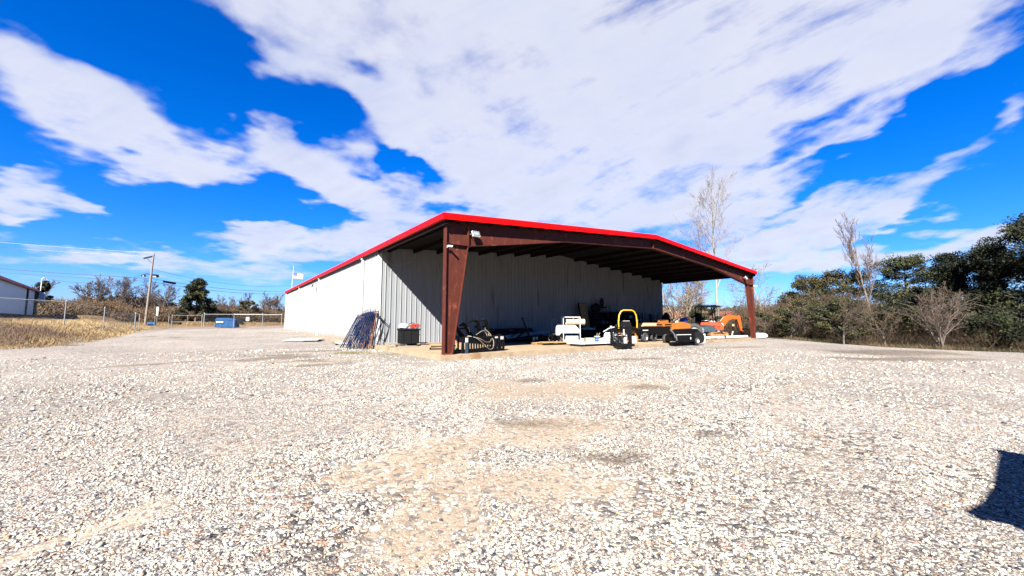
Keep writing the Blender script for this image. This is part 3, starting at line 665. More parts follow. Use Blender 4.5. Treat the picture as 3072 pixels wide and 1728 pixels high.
seccam((WX + 0.0, -0.13, 4.45), 0, 'small white security camera high on the far right column')
# cable loop at the wall corner
mb = MB(); mb.tube([(0.1, DY - 0.2, 5.1), (0.5, DY - 0.25, 4.75), (1.0, DY - .3, 4.62), (1.6, DY - 0.35, 4.85), (2.0, DY - 0.4, 5.35)], 0.014, 6)
tag(mb.build('hanging_cable', M['galv'], smooth=True), 'pale cable drooping in a loop under the roof at the left wall corner', 'cable')
t = thing('wall_lamp', 'small wall lamp on the sunlit side wall beside a downspout', 'lamp', (0, 26.0, 5.0))
mb = MB(); mb.tube([(0, 0, 0), (-0.2, 0, 0.02), (-0.42, 0, -0.1)], 0.02, 8); mb.build('arm', M['galv'], t)
mb = MB(); mb.cyl((-0.4, 0, -0.06), (-0.46, 0, -0.28), 0.07, 12, 0.12); mb.build('lamp_head', M['darkblue'], t, smooth=True)

# unseen stand-in behind the viewer, roof outline shaped to cast the right-hand gravel shadow
t = thing('shadow_caster', 'unseen shed-shaped stand-in added to cast the shadow on the gravel', 'shed', (-3.55, -16.65, 0))
mb = MB(); mb.box(-1.1, 1.1, -1.4, 1.4, 0, 2.44); mb.build('wall', M['grey_sheet'], t)
mb = MB(); mb.prism([(-1.06, 1.45), (-1.14, 1.56), (-0.86, 1.50), (-0.3, 1.46), (1.20, 1.46), (1.42, 1.53), (1.42, -1.5), (-1.22, -1.5), (-1.38, 0.9)], 2.44, 2.56, 'z'); mb.build('roof', M['dark_red'], t)
mb = MB(); mb.box(-0.45, 0.45, -1.44, -1.405, 0.05, 2.0); d = mb.build('door', M['white'], t)

# ------------------------------------------------------------------ left: utility pole, wires, fence, gates, dumpster, building, flag
def P(x, y, z=0.0): return (x, y, gzf(x, y) + z)
up = thing('utility_pole', 'tall bare timber utility pole with crossarm and yard lamps behind the fence', 'utility pole', P(-17.4, 75.4, -0.1))
pz = up.location.z; lean = 0.35
mb = MB(); mb.tube([(0, 0, 0), (0.15 * .8, -0.1, 4), (0.3 * .8, -.2, 8.2), (0.45 * .8, -.28, 12.2)], [0.19, 0.17, 0.14, 0.11], 14); mb.build('pole', M['poletimber'], up, smooth=True)
mb = MB(); mb.bar((-0.95, 0.68, 11.45), (0.40, -0.28, 11.85), 0.16, 0.2); mb.bar((-0.55, 0.4, 11.45), (0.2, -0.1, 10.6), 0.05, 0.05); mb.build('crossarm', M['black_dull'], up)
mb = MB(); mb.bar((-0.75, 0.5, 8.75), (1.0, -0.75, 8.65), 0.07, 0.09); mb.build('lamp_arm', M['black'], up)
for (x, y, z, n) in ((-0.75, 0.4, 8.45, 0), (0.85, -0.75, 8.4, 1)):
    mb = MB(); mb.blob((x, y, z), 0.33, 2, 0, (1, 0.8, 0.62)) if n == 0 else mb.box(x - .42, x + .42, y - .2, y + .2, z - .2, z + .18, rot=(0.5, 0, -.64), piv=(x, y, z))
    h = mb.build('yard_lamp', M['black'], up, smooth=n == 0)
    mb = MB()
    if n: mb.box(x - .3, x + .3, y - .22, y - .204, z - .13, z + .11, rot=(0.5, 0, -.64), piv=(x, y, z))
    else: mb.cyl((x, y - .2, z - .05), (x - .02, y - .3, z - .1), .13, 12)
    mb.build('lens', M['white'], h)
mb = MB()
for (x, y, z) in ((-0.8, .56, 11.52), (0.36, -.28, 12.2), (-.2, .14, 11.7)): mb = MB(); mb.cyl((x, y, z), (x, y, z + .2), 0.05, 8); mb.build('insulator', M['glass_dark'], up)

def wire(a, c, sag, label, m, r=0.02, grp='overhead lines'):
    a, c = Vector(a), Vector(c); pts = []
    for i in range(25):
        t_ = i / 24; p = a.lerp(c, t_); p.z -= sag * 4 * t_ * (1 - t_); pts.append(p)
    mb = MB(); mb.tube(pts, r, 5); return tag(mb.build('power_line', m, smooth=True), label, 'power line', grp)
tp = Vector((-17.0, 75.1, pz + 12.4)); mp_ = Vector((-17.1, 75.2, pz + 8.0))
dL = (Vector((-34.9, 79.7, 13.3)) - tp) ; dM = (Vector((-36.4, 85.8, 9.8)) - mp_)
wire(tp, tp + dL * 2.2 + Vector((0, 0, 1.5)), 0.5, 'uppermost pale power line running left from the pole top', M['wire_pale'], 0.018)
wire(tp + Vector((-1.1, .8, -.6)), tp + dL * 2.2 + Vector((0, 1, .8)), 0.5, 'second pale power line just under the uppermost one left of the pole', M['wire_pale'], 0.015)
wire(mp_, mp_ + dM * 2.2 + Vector((0, 0, 1.2)), 0.4, 'thick black cable running left from the middle of the pole', M['wire'], 0.045)
wire(mp_ + Vector((0, 0, -.45)), mp_ + dM * 2.2 + Vector((0, 0, .9)), 0.6, 'thin black cable just under the thick cable left of the pole', M['wire'], 0.025)
wire(mp_, (8.2, 107, 10.0), 0.9, 'upper of two black cables running from the pole towards the flagpole', M['wire'], 0.035)
wl_ = wire(mp_ + Vector((0, 0, -.55)), (8.2, 107, 9.3), 0.9, 'lower of two black cables running from the pole towards the flagpole', M['wire'], 0.035)
wire(mp_ + Vector((0.1, 0, 1.6)), (8.2, 107, 11.6), 1.4, 'faint thin line running right from above the lamps of the pole', M['wire'], 0.02)
wire(tp, (9.5, 107, 14.2), 0.6, 'uppermost pale power line running right from the pole top', M['wire_pale'], 0.012)
wire(mp_ + Vector((-.3, .2, 1.0)), (-33.2, 92.6, 9.3), 1.3, 'slack service line sagging from the pole to the mast of the left building', M['wire'], 0.03)
mb = MB(); mb.cyl((-15.7, 76.8, 8.45), (-14.2, 78.1, 8.3), 0.17, 12); tag(mb.build('splice_case', M['black'], smooth=True), 'black cable splice case hanging on the line right of the pole', 'splice case')

# fence
def fpost(x, y, h, label, r=0.045, loc_dz=0.0):
    t = thing('fence_post', label, 'fence post', P(x, y, loc_dz), 0, 'grey steel posts of the chain link fence')
    mb = MB(); mb.cyl((0, 0, -0.2), (0, 0, h), r, 10); mb.build('tube', M['galv'], t, smooth=True)
    mb = MB(); mb.lathe([(r * 1.15, h - .03), (r * 1.2, h), (r * .8, h + .05), (0.0, h + .07)], n=10); mb.build('cap', M['galv'], t, smooth=True)
    return t
posts = [(-24.5, 38.0, 2.1, 'corner fence post farthest left on the grassy bank'), (-18.39, 38.77, 2.15, 'tall fence post standing high on the grassy bank'), (-16.02, 39.5, 2.15, 'fence post at the foot of the grassy bank beside the track'),
         (-15.25, 50.0, 2.0, 'stout fence post beside the left gate leaf'), (-9.0, 54.3, 2.15, 'stout fence post at the right end of the gates'), (-5.72, 51.8, 2.05, 'fence post in front of the blue dumpster'), (-2.49, 50.6, 2.15, 'fence post standing between the dumpster and the warehouse'), (-0.25, 49.9, 2.05, 'fence post against the far warehouse corner')]
for (x, y, h, l) in posts: fpost(x, y, h, l, 0.06 if 'stout' in l else 0.04)
def fabric(name, label, a, c, h, za=None, zc=None, cat='fence'):
    a3 = Vector(P(*a)) if za is None else Vector((*a, za)); c3 = Vector(P(*c)) if zc is None else Vector((*c, zc))
    t = thing(name, label, cat, a3, 0, 'chain link panels'); d = c3 - a3
    mb = MB(); mb.cyl((0, 0, h), d + Vector((0, 0, h)), 0.024, 8); mb.build('top_rail', M['galv'], t, smooth=True)
    mb = MB(); n = int(d.length / 0.28); st = 0.012
    for k in range(-int(h / .28), n + 1):
        for sg in (1, -1):
            s0 = k * .28; z0, z1 = 0.03, h
            A = s0 if sg > 0 else s0 + h; B = s0 + h if sg > 0 else s0
            # clip to panel
            def cl(s, z, s2, z2):
                L = d.length
                if s < 0: tt = (0 - s) / (s2 - s); z = z + tt * (z2 - z); s = 0
                if s > L: tt = (L - s) / (s2 - s); z = z + tt * (z2 - z); s = L
                return s, z
            if max(A, B) <= 0 or min(A, B) >= d.length: continue
            s_, z_ = cl(A, z0, B, z1); s2_, z2_ = cl(B, z1, A, z0)
            p = d * (s_ / d.length) + Vector((0, 0, z_)); q = d * (s2_ / d.length) + Vector((0, 0, z2_))
            if (q - p).length > 0.05: mb.tube([p, q], 0.0028, 3, caps=False)
    mb.build('chain_link', M['galv'], t, recalc=False)
fabric('chain_link_fence', 'chain link fence panel climbing the left part of the grassy bank', posts[0][:2], posts[1][:2], 2.05)
fabric('chain_link_fence', 'chain link fence panel stepping down the foot of the grassy bank', posts[1][:2], posts[2][:2], 2.05)
fabric('chain_link_fence', 'long chain link fence panel running from the bank to the gates', posts[2][:2], posts[3][:2], 1.85)
fabric('chain_link_fence', 'chain link fence panel between the gates and the dumpster post', posts[4][:2], posts[5][:2], 2.0)
fabric('chain_link_fence', 'chain link fence panel in front of the open lid of the dumpster', posts[5][:2], posts[6][:2], 2.0)
fabric('chain_link_fence', 'chain link fence panel meeting the far warehouse corner', posts[6][:2], posts[7][:2], 1.95)
def gate(a, c, label):
    a3, c3 = Vector(P(*a)), Vector(P(*c)); d = c3 - a3; L = d.length
    t = thing('gate_leaf', label, 'gate', a3, 0, 'two leaves of the yard gate')
    mb = MB()
    for z in (0.12, 1.0, 1.85): mb.cyl(Vector((0, 0, z)), d + Vector((0, 0, z)), 0.025, 8)
    mb.build('rail', M['galv'], t, smooth=True)
    for i, f in enumerate((0.01, 0.5, 0.99)):
        mb = MB(); mb.cyl(d * f + Vector((0, 0, 0.1)), d * f + Vector((0, 0, 2.0 if i != 1 else 1.86)), 0.04 if i != 1 else 0.025, 8); mb.build('upright', M['galv'], t, smooth=True)
    return t
gate((-15.0, 50.6), (-12.6, 54.2), 'left leaf of the wide tubular yard gate')
gate((-12.35, 54.3), (-9.2, 54.3), 'right leaf of the wide tubular yard gate')
def boardsign(x, y, zc, w, h, label, post=True):
    t = thing('sign_board', label, 'sign', P(x, y), -0.64)
    mb = MB(); mb.box(-w / 2, w / 2, -0.01, 0.01, zc - h / 2, zc + h / 2); mb.build('panel', M['white'], t)
    if post: mb = MB(); mb.cyl((0, 0.03, 0), (0, 0.03, zc + h / 2), 0.03, 8); mb.build('post', M['galv'], t)
    else:
        mb = MB()
        for s_ in (-1, 1): mb = MB(); mb.box(s_ * w * .4 - .01, s_ * w * .4 + .01, .01, .03, zc - h / 2, zc + h / 2); mb.build('clip', M['galv'], t)
boardsign(-15.3, 68.5, 2.35, 0.3, 1.4, 'tall narrow white sign on a post right of the utility pole')
boardsign(-4.2, 51.2, 1.35, 0.45, 0.5, 'small white notice hanging on the fence right of the dumpster', False)
t = thing('spool', 'blue drum lying at the foot of the utility pole', 'drum', P(-16.2, 72.5)); mb = MB(); mb.cyl((-.4, .3, .3), (.4, -.3, .3), .3, 16); mb.build('shell', M['dumpblue'], t, smooth=True)
mb = MB(); mb.cyl((-.42, .315, .3), (-.4, .3, .3), .33, 16); mb.build('rim', M['galv'], t); mb = MB(); mb.cyl((.4, -.3, .3), (.42, -.315, .3), .33, 16); mb.build('rim', M['galv'], t)
t = thing('culvert_pipe', 'black plastic pipe lying on the verge right of the utility pole', 'pipe', P(-13.6, 74.5)); mb = MB(); mb.cyl((-.8, .6, .2), (.8, -.6, .2), .22, 14); mb.build('pipe_body', M['black'], t, smooth=True)
mb = MB()
for k in range(5): s_ = -1 + k * .5; mb.cyl((.8 * s_ - .03, -.6 * s_ + .02, .2), (.8 * s_ + .03, -.6 * s_ - .02, .2), .25, 14)
mb.build('collar', M['black'], t)

# dumpster
dm = thing('dumpster', 'blue front-load dumpster with its black lid hanging open behind the fence', 'dumpster', P(-6.35, 57.2), -0.45)
mb = MB(); mb.prism([(-1.25, 0.08), (1.25, 0.08), (1.25, 1.15), (0.5, 1.4), (-1.25, 1.4)], -0.7, 0.7); mb.build('body', M['dumpblue'], dm, bevel=0.02)
mb = MB()
for x in (-1.25, -.4, .45, 1.25): mb.box(x - .04, x + .04, -.74, -.702, .1, 1.1)
mb.box(-1.3, 1.3, -.75, -.702, 1.1, 1.2); mb.build('rib', M['dumpblue'], dm)
for s_ in (-1, 1):
    mb = MB(); mb.box(-1.1, -.2, s_ * .76 - .06, s_ * .76 + .06, .72, .9) ; mb.build('fork_pocket', M['white'], dm)
mb = MB(); mb.box(-1.2, .5, -.72, .72, 1.402, 1.43); mb.build('lid', M['dumpblue'], dm)
mb = MB(); mb.bar((1.3, -.0, 1.3), (2.0, 0, .45), 1.3, 0.04); mb.build('lid', M['black'], dm)
for x in (-1, 1):
    for y in (-.5, .5): mb = MB(); mb.cyl((x, y - .03, .06), (x, y + .03, .06), .06, 10); mb.build('caster', M['rubber'], dm)

# building at the far left
lb = thing('metal_building', 'pale grey metal building with a red roof edge on the grassy bank', 'building')
A = Vector((-27.0, 52.0)); Bq = Vector((-34.9, 95.9)); dv = (Bq - A).normalized(); nv = Vector((dv.y, -dv.x))
if nv.x < 0: nv = -nv
def LBp(s, o, z): q = A + dv * s + nv * o; return (q.x, q.y, z)
LLn = (Bq - A).length
ribbed('wall', (Bq.x, Bq.y), (A.x, A.y), 2.3, lambda x, y: 6.35 + 0.65 * ((Vector((x, y)) - A).dot(dv) / LLn), M['grey_sheet'], parent=lb)
mb = MB(); V8 = [LBp(0, -.06, 2.0), LBp(LLn, -.06, 2.0), LBp(LLn, -14, 2.0), LBp(0, -14, 2.0), LBp(0, -.06, 6.3), LBp(LLn, -.06, 6.95), LBp(LLn, -14, 6.95), LBp(0, -14, 6.3)]
mb.add(V8, [(3, 2, 1, 0), (0, 1, 5, 4), (1, 2, 6, 5), (2, 3, 7, 6), (3, 0, 4, 7)]); mb.build('wall', M['grey_sheet'], lb)
mb = MB(); R_ = [LBp(-.4, .35, 6.32), LBp(LLn + .4, .35, 6.98), LBp(LLn + .4, -7, 8.1), LBp(-.4, -7, 7.5), LBp(LLn + .4, -14.3, 6.98), LBp(-.4, -14.3, 6.32)]
R2_ = [(p[0], p[1], p[2] - .12) for p in R_]
mb.add(R_ + R2_, [(0, 1, 2, 3), (3, 2, 4, 5), (9, 8, 7, 6), (11, 10, 8, 9), (0, 6, 7, 1), (5, 4, 10, 11), (0, 3, 9, 6), (3, 5, 11, 9), (1, 7, 8, 2), (2, 8, 10, 4)]); mb.build('roof', M['dark_red'], lb)
mb = MB(); mb.bar(LBp(-.4, .4, 6.33), LBp(LLn + .4, .4, 7.0), 0.12, 0.3); mb.build('gutter', M['dark_red'], lb)
mb = MB(); mb.bar(LBp(0, .03, 2.25), LBp(LLn, .03, 2.4), 0.1, 0.35); mb.build('foundation', M['black_dull'], lb)
for s_ in (LLn - 14, LLn - 3.2, LLn - 0.6):
    mb = MB(); mb.bar(LBp(s_, .12, 2.4), LBp(s_, .12, 6.5 + .5 * s_ / LLn), 0.3, 0.16, up=Vector((dv.x, dv.y, 0))); mb.build('downspout', M['darkblue'], lb)
mb = MB(); mb.bar(LBp(LLn - 14, .15, 5.1), LBp(LLn - 3, .15, 5.2), 0.08, 0.18); mb.build('conduit', M['darkblue'], lb)
mb = MB(); mb.box(-.35, .35, -.2, .2, -.9, .9); e_ = mb.build('meter_box', M['grey_sheet'], lb); e_.location = LBp(LLn + .25, .7, 5.9)
mb = MB(); mb.tube([LBp(LLn + .2, .45, 5.0), LBp(LLn + .2, .45, 9.3), LBp(LLn + .2, .65, 9.6), LBp(LLn + .2, 1.0, 9.5), LBp(LLn + .2, 1.1, 9.25)], 0.07, 8); mb.build('service_mast', M['white'], lb, smooth=True)

# flagpole
fp = thing('flagpole', 'white flagpole rising behind the far end of the warehouse', 'flagpole', P(2.6, 66.5))
h = 11.7 - fp.location.z
mb = MB(); mb.tube([(0, 0, 0), (.12, 0, h * .5), (.3, 0, h)], [.07, .055, .035], 10); mb.build('pole', M['white'], fp, smooth=True)
mb = MB(); mb.blob((.3, 0, h + .08), .09, 2); mb.build('finial', M['chrome'], fp, smooth=True)
fl = thing('flag', 'red white and blue striped flag with starred canton flying from the flagpole', 'flag', (2.95, 66.5, 9.35), -0.64)
def cloth(x0, x1, z0, z1, nxs, off=0.0):
    V = []; F = []
    for i in range(nxs + 1):
        x = x0 + (x1 - x0) * i / nxs; y = 0.12 * sin(x * 4.2) * x / 1.6 + off; dz = -0.10 * x
        V += [(x, y, z0 + dz), (x, y, z1 + dz)]
    for i in range(nxs): F.append((2 * i, 2 * i + 2, 2 * i + 3, 2 * i + 1))
    mb = MB(); return mb.add(V, F)
for k in range(13):
    z0 = k * 1.05 / 13; m_ = M['flag_red'] if k % 2 == 0 else M['flag_white']
    cloth(0.64 if k >= 6 else 0.0, 1.7, z0, z0 + 1.05 / 13, 14).build('stripe', m_, fl, recalc=False)
ct = cloth(0, 0.64, 6 * 1.05 / 13, 1.05, 8).build('canton', M['flag_blue'], fl, recalc=False)
mb = MB()
for i in range(5):
    for j in range(4):
        x = .08 + i * .12; z = .55 + j * .115 - .1 * x; y = .12 * sin(x * 4.2) * x / 1.6 - .012
        pts = [(x + (.035 if q % 2 == 0 else .015) * sin(q * pi / 5), z + (.035 if q % 2 == 0 else .015) * cos(q * pi / 5)) for q in range(10)]
        mb.prism(pts, y - .002, y + .002)
st_ = mb.build('star', M['flag_white'], ct)
# ------------------------------------------------------------------ things in and around the shelter
S = SL + 0.003
M['mauve'] = mat('dull_mauve_sheet', (0.30, 0.26, 0.30), 0.5, spec=0.2)
def wheel(parent, c, r, w, axis=(0, 1, 0), rimm=None, name='wheel', hub=0.55):
    a = Vector(axis).normalized(); c = Vector(c); mb = MB(); prof = [(r * .62, -w / 2), (r * .9, -w / 2), (r, -w * .32), (r, w * .32), (r * .9, w / 2), (r * .62, w / 2)]
    rot = a.to_track_quat('Z', 'Y').to_matrix()
    t_ = MB(); t_.lathe(prof + [prof[0]], n=24); V = [rot @ Vector(p) + c for p in t_.v]
    w0 = MB(); w0.add(V, t_.f); o = w0.build(name, M['rubber'], parent, smooth=True)
    t_ = MB(); t_.lathe([(0.0, w * .22), (r * .2, w * .25), (r * .5, w * .18), (r * .62, w * .42), (r * .64, w * .3), (r * .64, -w * .3), (r * .62, -w * .42), (r * .5, -w * .18), (0.0, -w * .22)], n=20)
    w1 = MB(); w1.add([rot @ Vector(p) + c for p in t_.v], t_.f); w1.build('rim', rimm or M['white'], o, smooth=True)
    return o
def pallet(x, y, z, rz, L, D, label, m='wood', tilt=0, n=7, grp='wooden pallets', sheet=None):
    t = thing('pallet', label, 'pallet', (x, y, z), rz, grp); rr = random.Random(int(x * 100) + int(y * 10)); t.rotation_euler.x = tilt
    for k in range(n):
        yy = -D / 2 + (D - .1) * k / (n - 1); mb = MB(); mb.box(-L / 2 + rr.uniform(-.02, .02), L / 2 + rr.uniform(-.02, .02), yy, yy + .1, .105, .123); mb.build('deck_board', M[m], t)
    for k in (-1, 0, 1): mb = MB(); mb.box(k * (L / 2 - .03) - .02 , k * (L / 2 - .03) + .02, -D / 2, D / 2, .018, .104); mb.build('stringer', M[m], t)
    for k in (-1, 0, 1): mb = MB(); mb.box(-L / 2, L / 2, k * (D / 2 - .06) - .05, k * (D / 2 - .06) + .05, 0, .017); mb.build('bottom_board', M[m], t)
    return t

# scaffold frames leaning on the side wall
specs = [(-1.42, 10.15, 8.25, .30, 'blue_steel', 'rusty-topped scaffold frame, outermost of the leaning stack'), (-1.30, 10.0, 8.35, .28, 'blue_steel', 'blue scaffold frame, second from outside in the leaning stack'),
         (-1.15, 9.85, 8.2, .26, 'blue_steel', 'blue scaffold frame, third from outside in the leaning stack'), (-1.0, 9.65, 8.15, .24, 'blue_steel', 'blue scaffold frame, fourth from outside in the leaning stack'),
         (-.85, 9.5, 8.1, .22, 'blue_steel', 'blue scaffold frame in the middle of the leaning stack'), (-.7, 9.4, 8.02, .2, 'blue_steel', 'dark blue scaffold frame just wall-side of the middle of the stack'),
         (-.54, 9.3, 7.95, .17, 'blue_steel', 'blue scaffold frame, third from the wall in the leaning stack'), (-.4, 9.2, 7.9, .14, 'rust_steel', 'rusty scaffold frame, second from the wall in the leaning stack'), (-.26, 9.1, 7.85, .12, 'blue_steel', 'blue and rusty scaffold frame standing nearest the wall')]
for i, (fx, ya, yb, tx, m, lab) in enumerate(specs):
    t = thing('scaffold_frame', lab, 'scaffold frame', (fx, (ya + yb) / 2, gzf(fx, 9)), 0, 'scaffold frames leaning on the side wall')
    w = 1.52; H = 2.05; xt = -0.13 - .03 * (8 - i) - fx; ang = math.asin(min(.75, xt / H)); sk = 0.28 - .03 * i
    def q(y, z): return (z * sin(ang), y + (z / H) * (0.75 - .13 * i), z * cos(ang))
    for y in (-w / 2, w / 2):
        mb = MB(); mb.tube([q(y, 0), q(y, H)], .027, 8); mb.cyl(q(y, H), q(y, H + .16), .014, 6); mb.build('leg', M[m if i else 'blue_steel'], t, smooth=True)
    mb = MB()
    for z in (H - .03,): mb.tube([q(-w / 2, z), q(w / 2, z)], .021, 8)
    mb.build('header', M['rust_steel' if i == 0 else 'blue_steel'], t, smooth=True)
    mb = MB(); mb.tube([q(-w / 2, H - .12), q(w / 2, H - .12)], .022, 6); mb.tube([q(-w / 2 + .3, .15), q(-w / 2 + .3, H - .12)], .017, 6); mb.tube([q(w / 2 - .3, .15), q(w / 2 - .3, H - .12)], .017, 6)
    for z in (.2, .6, 1.0, 1.4):
        mb.tube([q(-w / 2, z), q(-w / 2 + .3, z)], .014, 6); mb.tube([q(w / 2, z), q(w / 2 - .3, z)], .014, 6)
    mb.tube([q(-.15, .8), q(-.15, H - .12)], .014, 6); mb.tube([q(.15, .8), q(.15, H - .12)], .014, 6); mb.tube([q(-w / 2 + .3, .8), q(w / 2 - .3, .8)], .016, 6)
    mb.build('rung', M[m], t, smooth=True)

# panels lying along the side wall
def slab_panel(x, y, rz, L, D, label, holes=True, dz=0.0):
    t = thing('wall_panel', label, 'panel', (x, y, gzf(x, y) + .03 + dz), rz, 'white panels lying on the gravel by the side wall')
    mb = MB(); mb.box(-L / 2, L / 2, -D / 2, D / 2, 0, .05); mb.build('sheet', M['white'], t, bevel=.008)
    mb = MB()
    for k in (-1, 1): mb.box(-L / 2, L / 2, k * D / 2 - .04, k * D / 2 + .04, .051, .075)
    mb.build('edge_rib', M['white'], t)
    if holes:
        mb = MB()
        for k in range(3): mb.box(-.5 + k * .36, -.26 + k * .36, -.25, .15, .052, .062)
        mb.build('vent', M['galv'], t)
    return t
slab_panel(-2.2, 20.2, 1.25, 3.0, 1.3, 'white panel with grey vents, farther of the two on the gravel')
slab_panel(-1.3, 19.0, 1.2, 2.4, 1.1, 'white panel with grey vents, nearer the wall of the two on the gravel', dz=.06)
t = slab_panel(-.55, 14.0, 1.5, 2.6, .45, 'narrow white panel lying at the wall foot behind the scaffold frames', False)
mb = MB(); mb.bar((-.5, 17.0, .18), (-1.1, 12.5, .1), .1, .04); tag(mb.build('plank', M['greywood']), 'long weathered plank lying at the foot of the side wall behind the scaffold frames', 'plank')

# black box with bag and orange tool
pallet(0.75, 6.35, S, 0.2, 1.3, 1.0, 'grey flat pallet under the black crate', 'greywood')
t = thing('crate', 'black plastic crate standing on the slab in front of the sunlit wall', 'crate', (1.08, 6.2, S + .125), -0.15)
mb = MB(); mb.box(-.48, .48, -.42, .42, .0, .74); mb.build('body', M['black_dull'], t, bevel=.02)
mb = MB(); mb.box(-.52, .52, -.46, .46, .70, .78); mb.build('rim', M['black_dull'], t, bevel=.015)
for x in (-.38, .0, .38): mb = MB(); mb.box(x - .04, x + .04, -.45, -.421, .02, .69); mb.build('rib', M['black_dull'], t)
mb = MB(); mb.tube([(.50, -.1, .5), (.58, -.1, .45), (.58, .1, .45), (.5, .1, .5)], .02, 8); mb.build('handle', M['black'], t, smooth=True)
for k, (x, y, r) in enumerate([(-.25, 0, .2)]):
    mb = MB(); mb.blob((0, 0, 0), .2, 3, .12, (1.3, 1, .75), 5); o = mb.build('plastic_bag', M['film'], smooth=True); o.location = (.82, 6.2, S + .125 + .78 + .12); tag(o, 'crumpled clear bag on the left of the black crate', 'bag')
t = thing('cut_off_saw', 'orange motor tool lying on top of the black crate', 'power tool', (1.3, 6.1, S + .125 + .78))
mb = MB(); mb.box(-.2, .1, -.1, .1, .02, .24); mb.box(-.12, .16, -.07, .07, .2, .3); mb.build('motor_body', M['red_plastic'], t, bevel=.03); t.scale = (.8, .8, .8)
mb = MB(); mb.tube([(-.2, 0, .1), (-.3, 0, .3), (-.1, 0, .38), (.1, 0, .33)], .02, 8); mb.build('handle', M['black'], t, smooth=True)
mb = MB(); mb.cyl((.3, -.01, .15), (.3, .01, .15), .15, 20); mb.build('blade', M['chrome'], t)
mb = MB(); mb.prism([(.3 + .17 * cos(a), .15 + .17 * sin(a)) for a in [pi * k / 8 for k in range(9)]], -.03, .03); mb.build('guard', M['red_plastic'], t)
for (a, c, lab) in (((.2, 7.4, S + .12), (2.4, 6.6, S + .12), 'long grey plank lying behind the black crate'), ((.35, 5.7, S + .03), (1.2, 5.2, S + .03), 'short splintered board in front of the black crate'), ((1.6, 5.7, S + .03), (2.5, 5.0, S + .03), 'short board lying right of the black crate')):
    mb = MB(); mb.bar(a, c, .14, .04); tag(mb.build('plank', M['greywood']), lab, 'plank', 'loose planks by the black crate')
mb = MB(); mb.tube([(2.2, 7.3, S + .03), (3.0, 7.0, S + .03), (3.8, 7.2, S + .03), (4.6, 6.9, S + .03)], .02, 6); tag(mb.build('red_cord', M['red_plastic'], smooth=True), 'faded red cord lying along the foot of the sunlit wall', 'cord')
pallet(1.35, 2.75, S, -.5, 1.2, 1.0, 'weathered pallet left of the wide column, lower one', 'greywood')
pallet(1.38, 2.72, S + .126, -.45, 1.2, 1.0, 'tan pallet lying on another left of the wide column', 'wood')

# grapple attachment
g = thing('grapple_bucket', 'black skeleton grapple attachment with four claws and looping hoses beside the wide column', 'grapple bucket', (2.0, .75, S), 0.17)
mb = MB(); mb.box(-1.15, 1.15, -.44, -.37, .0, .1); mb.build('cutting_edge', M['black'], g)
mb = MB(); mb.box(-1.15, 1.15, .36, .42, .0, .09); mb.box(-1.15, 1.15, .36, .42, .56, .64); mb.build('rear_bar', M['black'], g)
for k in range(17):
    x = -1.12 + k * .14; mb = MB(); mb.prism([(-.47, .0), (-.44, .62), (-.38, .62), (-.40, .05), (.36, .05), (.36, .0)], x - .02, x + .02, 'x'); mb.build('tine', M['black'], g)
mb = MB(); mb.box(-1.15, 1.15, -.44, -.32, .56, .66); mb.build('top_bar', M['black'], g)
for s_ in (-1, 1):
    mb = MB(); mb.prism([(-.46, 0), (-.46, .64), (-.4, .66), (-.36, .1), (.4, .1), (.4, 0)], s_ * 1.17 - .02, s_ * 1.17 + .02, 'x'); mb.prism([(-.4, .62), (.4, .5), (.4, .62), (-.2, .72)], s_ * 1.17 - .02, s_ * 1.17 + .02, 'x')
    for yy in (-.15, .12): mb.box(s_ * 1.17 - .018, s_ * 1.17 + .018, yy - .04, yy + .04, .101, .6)
    mb.build('side_plate', M['black'], g)
for (x0, h, r0, lean_) in ((-.95, .75, 0, -.55), (-.42, .82, 0, -.55), (.32, 1.28, 1, -.1), (.82, 1.32, 1, -.05)):
    if r0: pts = [(x0, .2, .55), (x0 - .08, .15, .9), (x0 - .2, .1, 1.2), (x0 - .32, .05, h), (x0 - .55, -.05, h + .05), (x0 - .75, -.12, h - .02)]
    else: pts = [(x0 + .35, .2, .6), (x0 + .0, .15, .9), (x0 - .2, .1, 1.12), (x0 - .35, .05, 1.18), (x0 - .5, 0, 1.1)]
    mb = MB()
    for i in range(len(pts) - 1): 
        w = .165 - .02 * i; mb.bar(pts[i], Vector(pts[i]) .lerp(Vector(pts[i + 1]), 1.06), .03, w, up=Vector((1, 0, .3)))
        a_, b_ = Vector(pts[i]), Vector(pts[i + 1]); mb.bar(a_ + Vector((0, .06, 0)), b_ + Vector((0, .06, 0)), .025, w * .9, up=Vector((1, 0, .3)))
    mb.build('claw', M['black'], g)
mb = MB(); mb.bar((-.1, .1, 1.05), (.62, .1, 1.05), .05, .07); mb.bar((-1.1, .1, .98), (-.5, .1, .98), .06, .07); mb.build('cross_tube', M['black'], g)
for (a, c) in (((-.55, .0, 1.05), (-.2, .1, .6)), ((.45, .0, 1.02), (.5, .15, .62))):
    mb = MB(); A_, B_ = Vector(a), Vector(c); mb.cyl(A_, A_.lerp(B_, .55), .022, 10); mb.build('piston_rod', M['chrome'], g, smooth=True)
    mb = MB(); mb.cyl(A_.lerp(B_, .5), B_, .045, 12); mb.build('cylinder', M['black'], g, smooth=True)
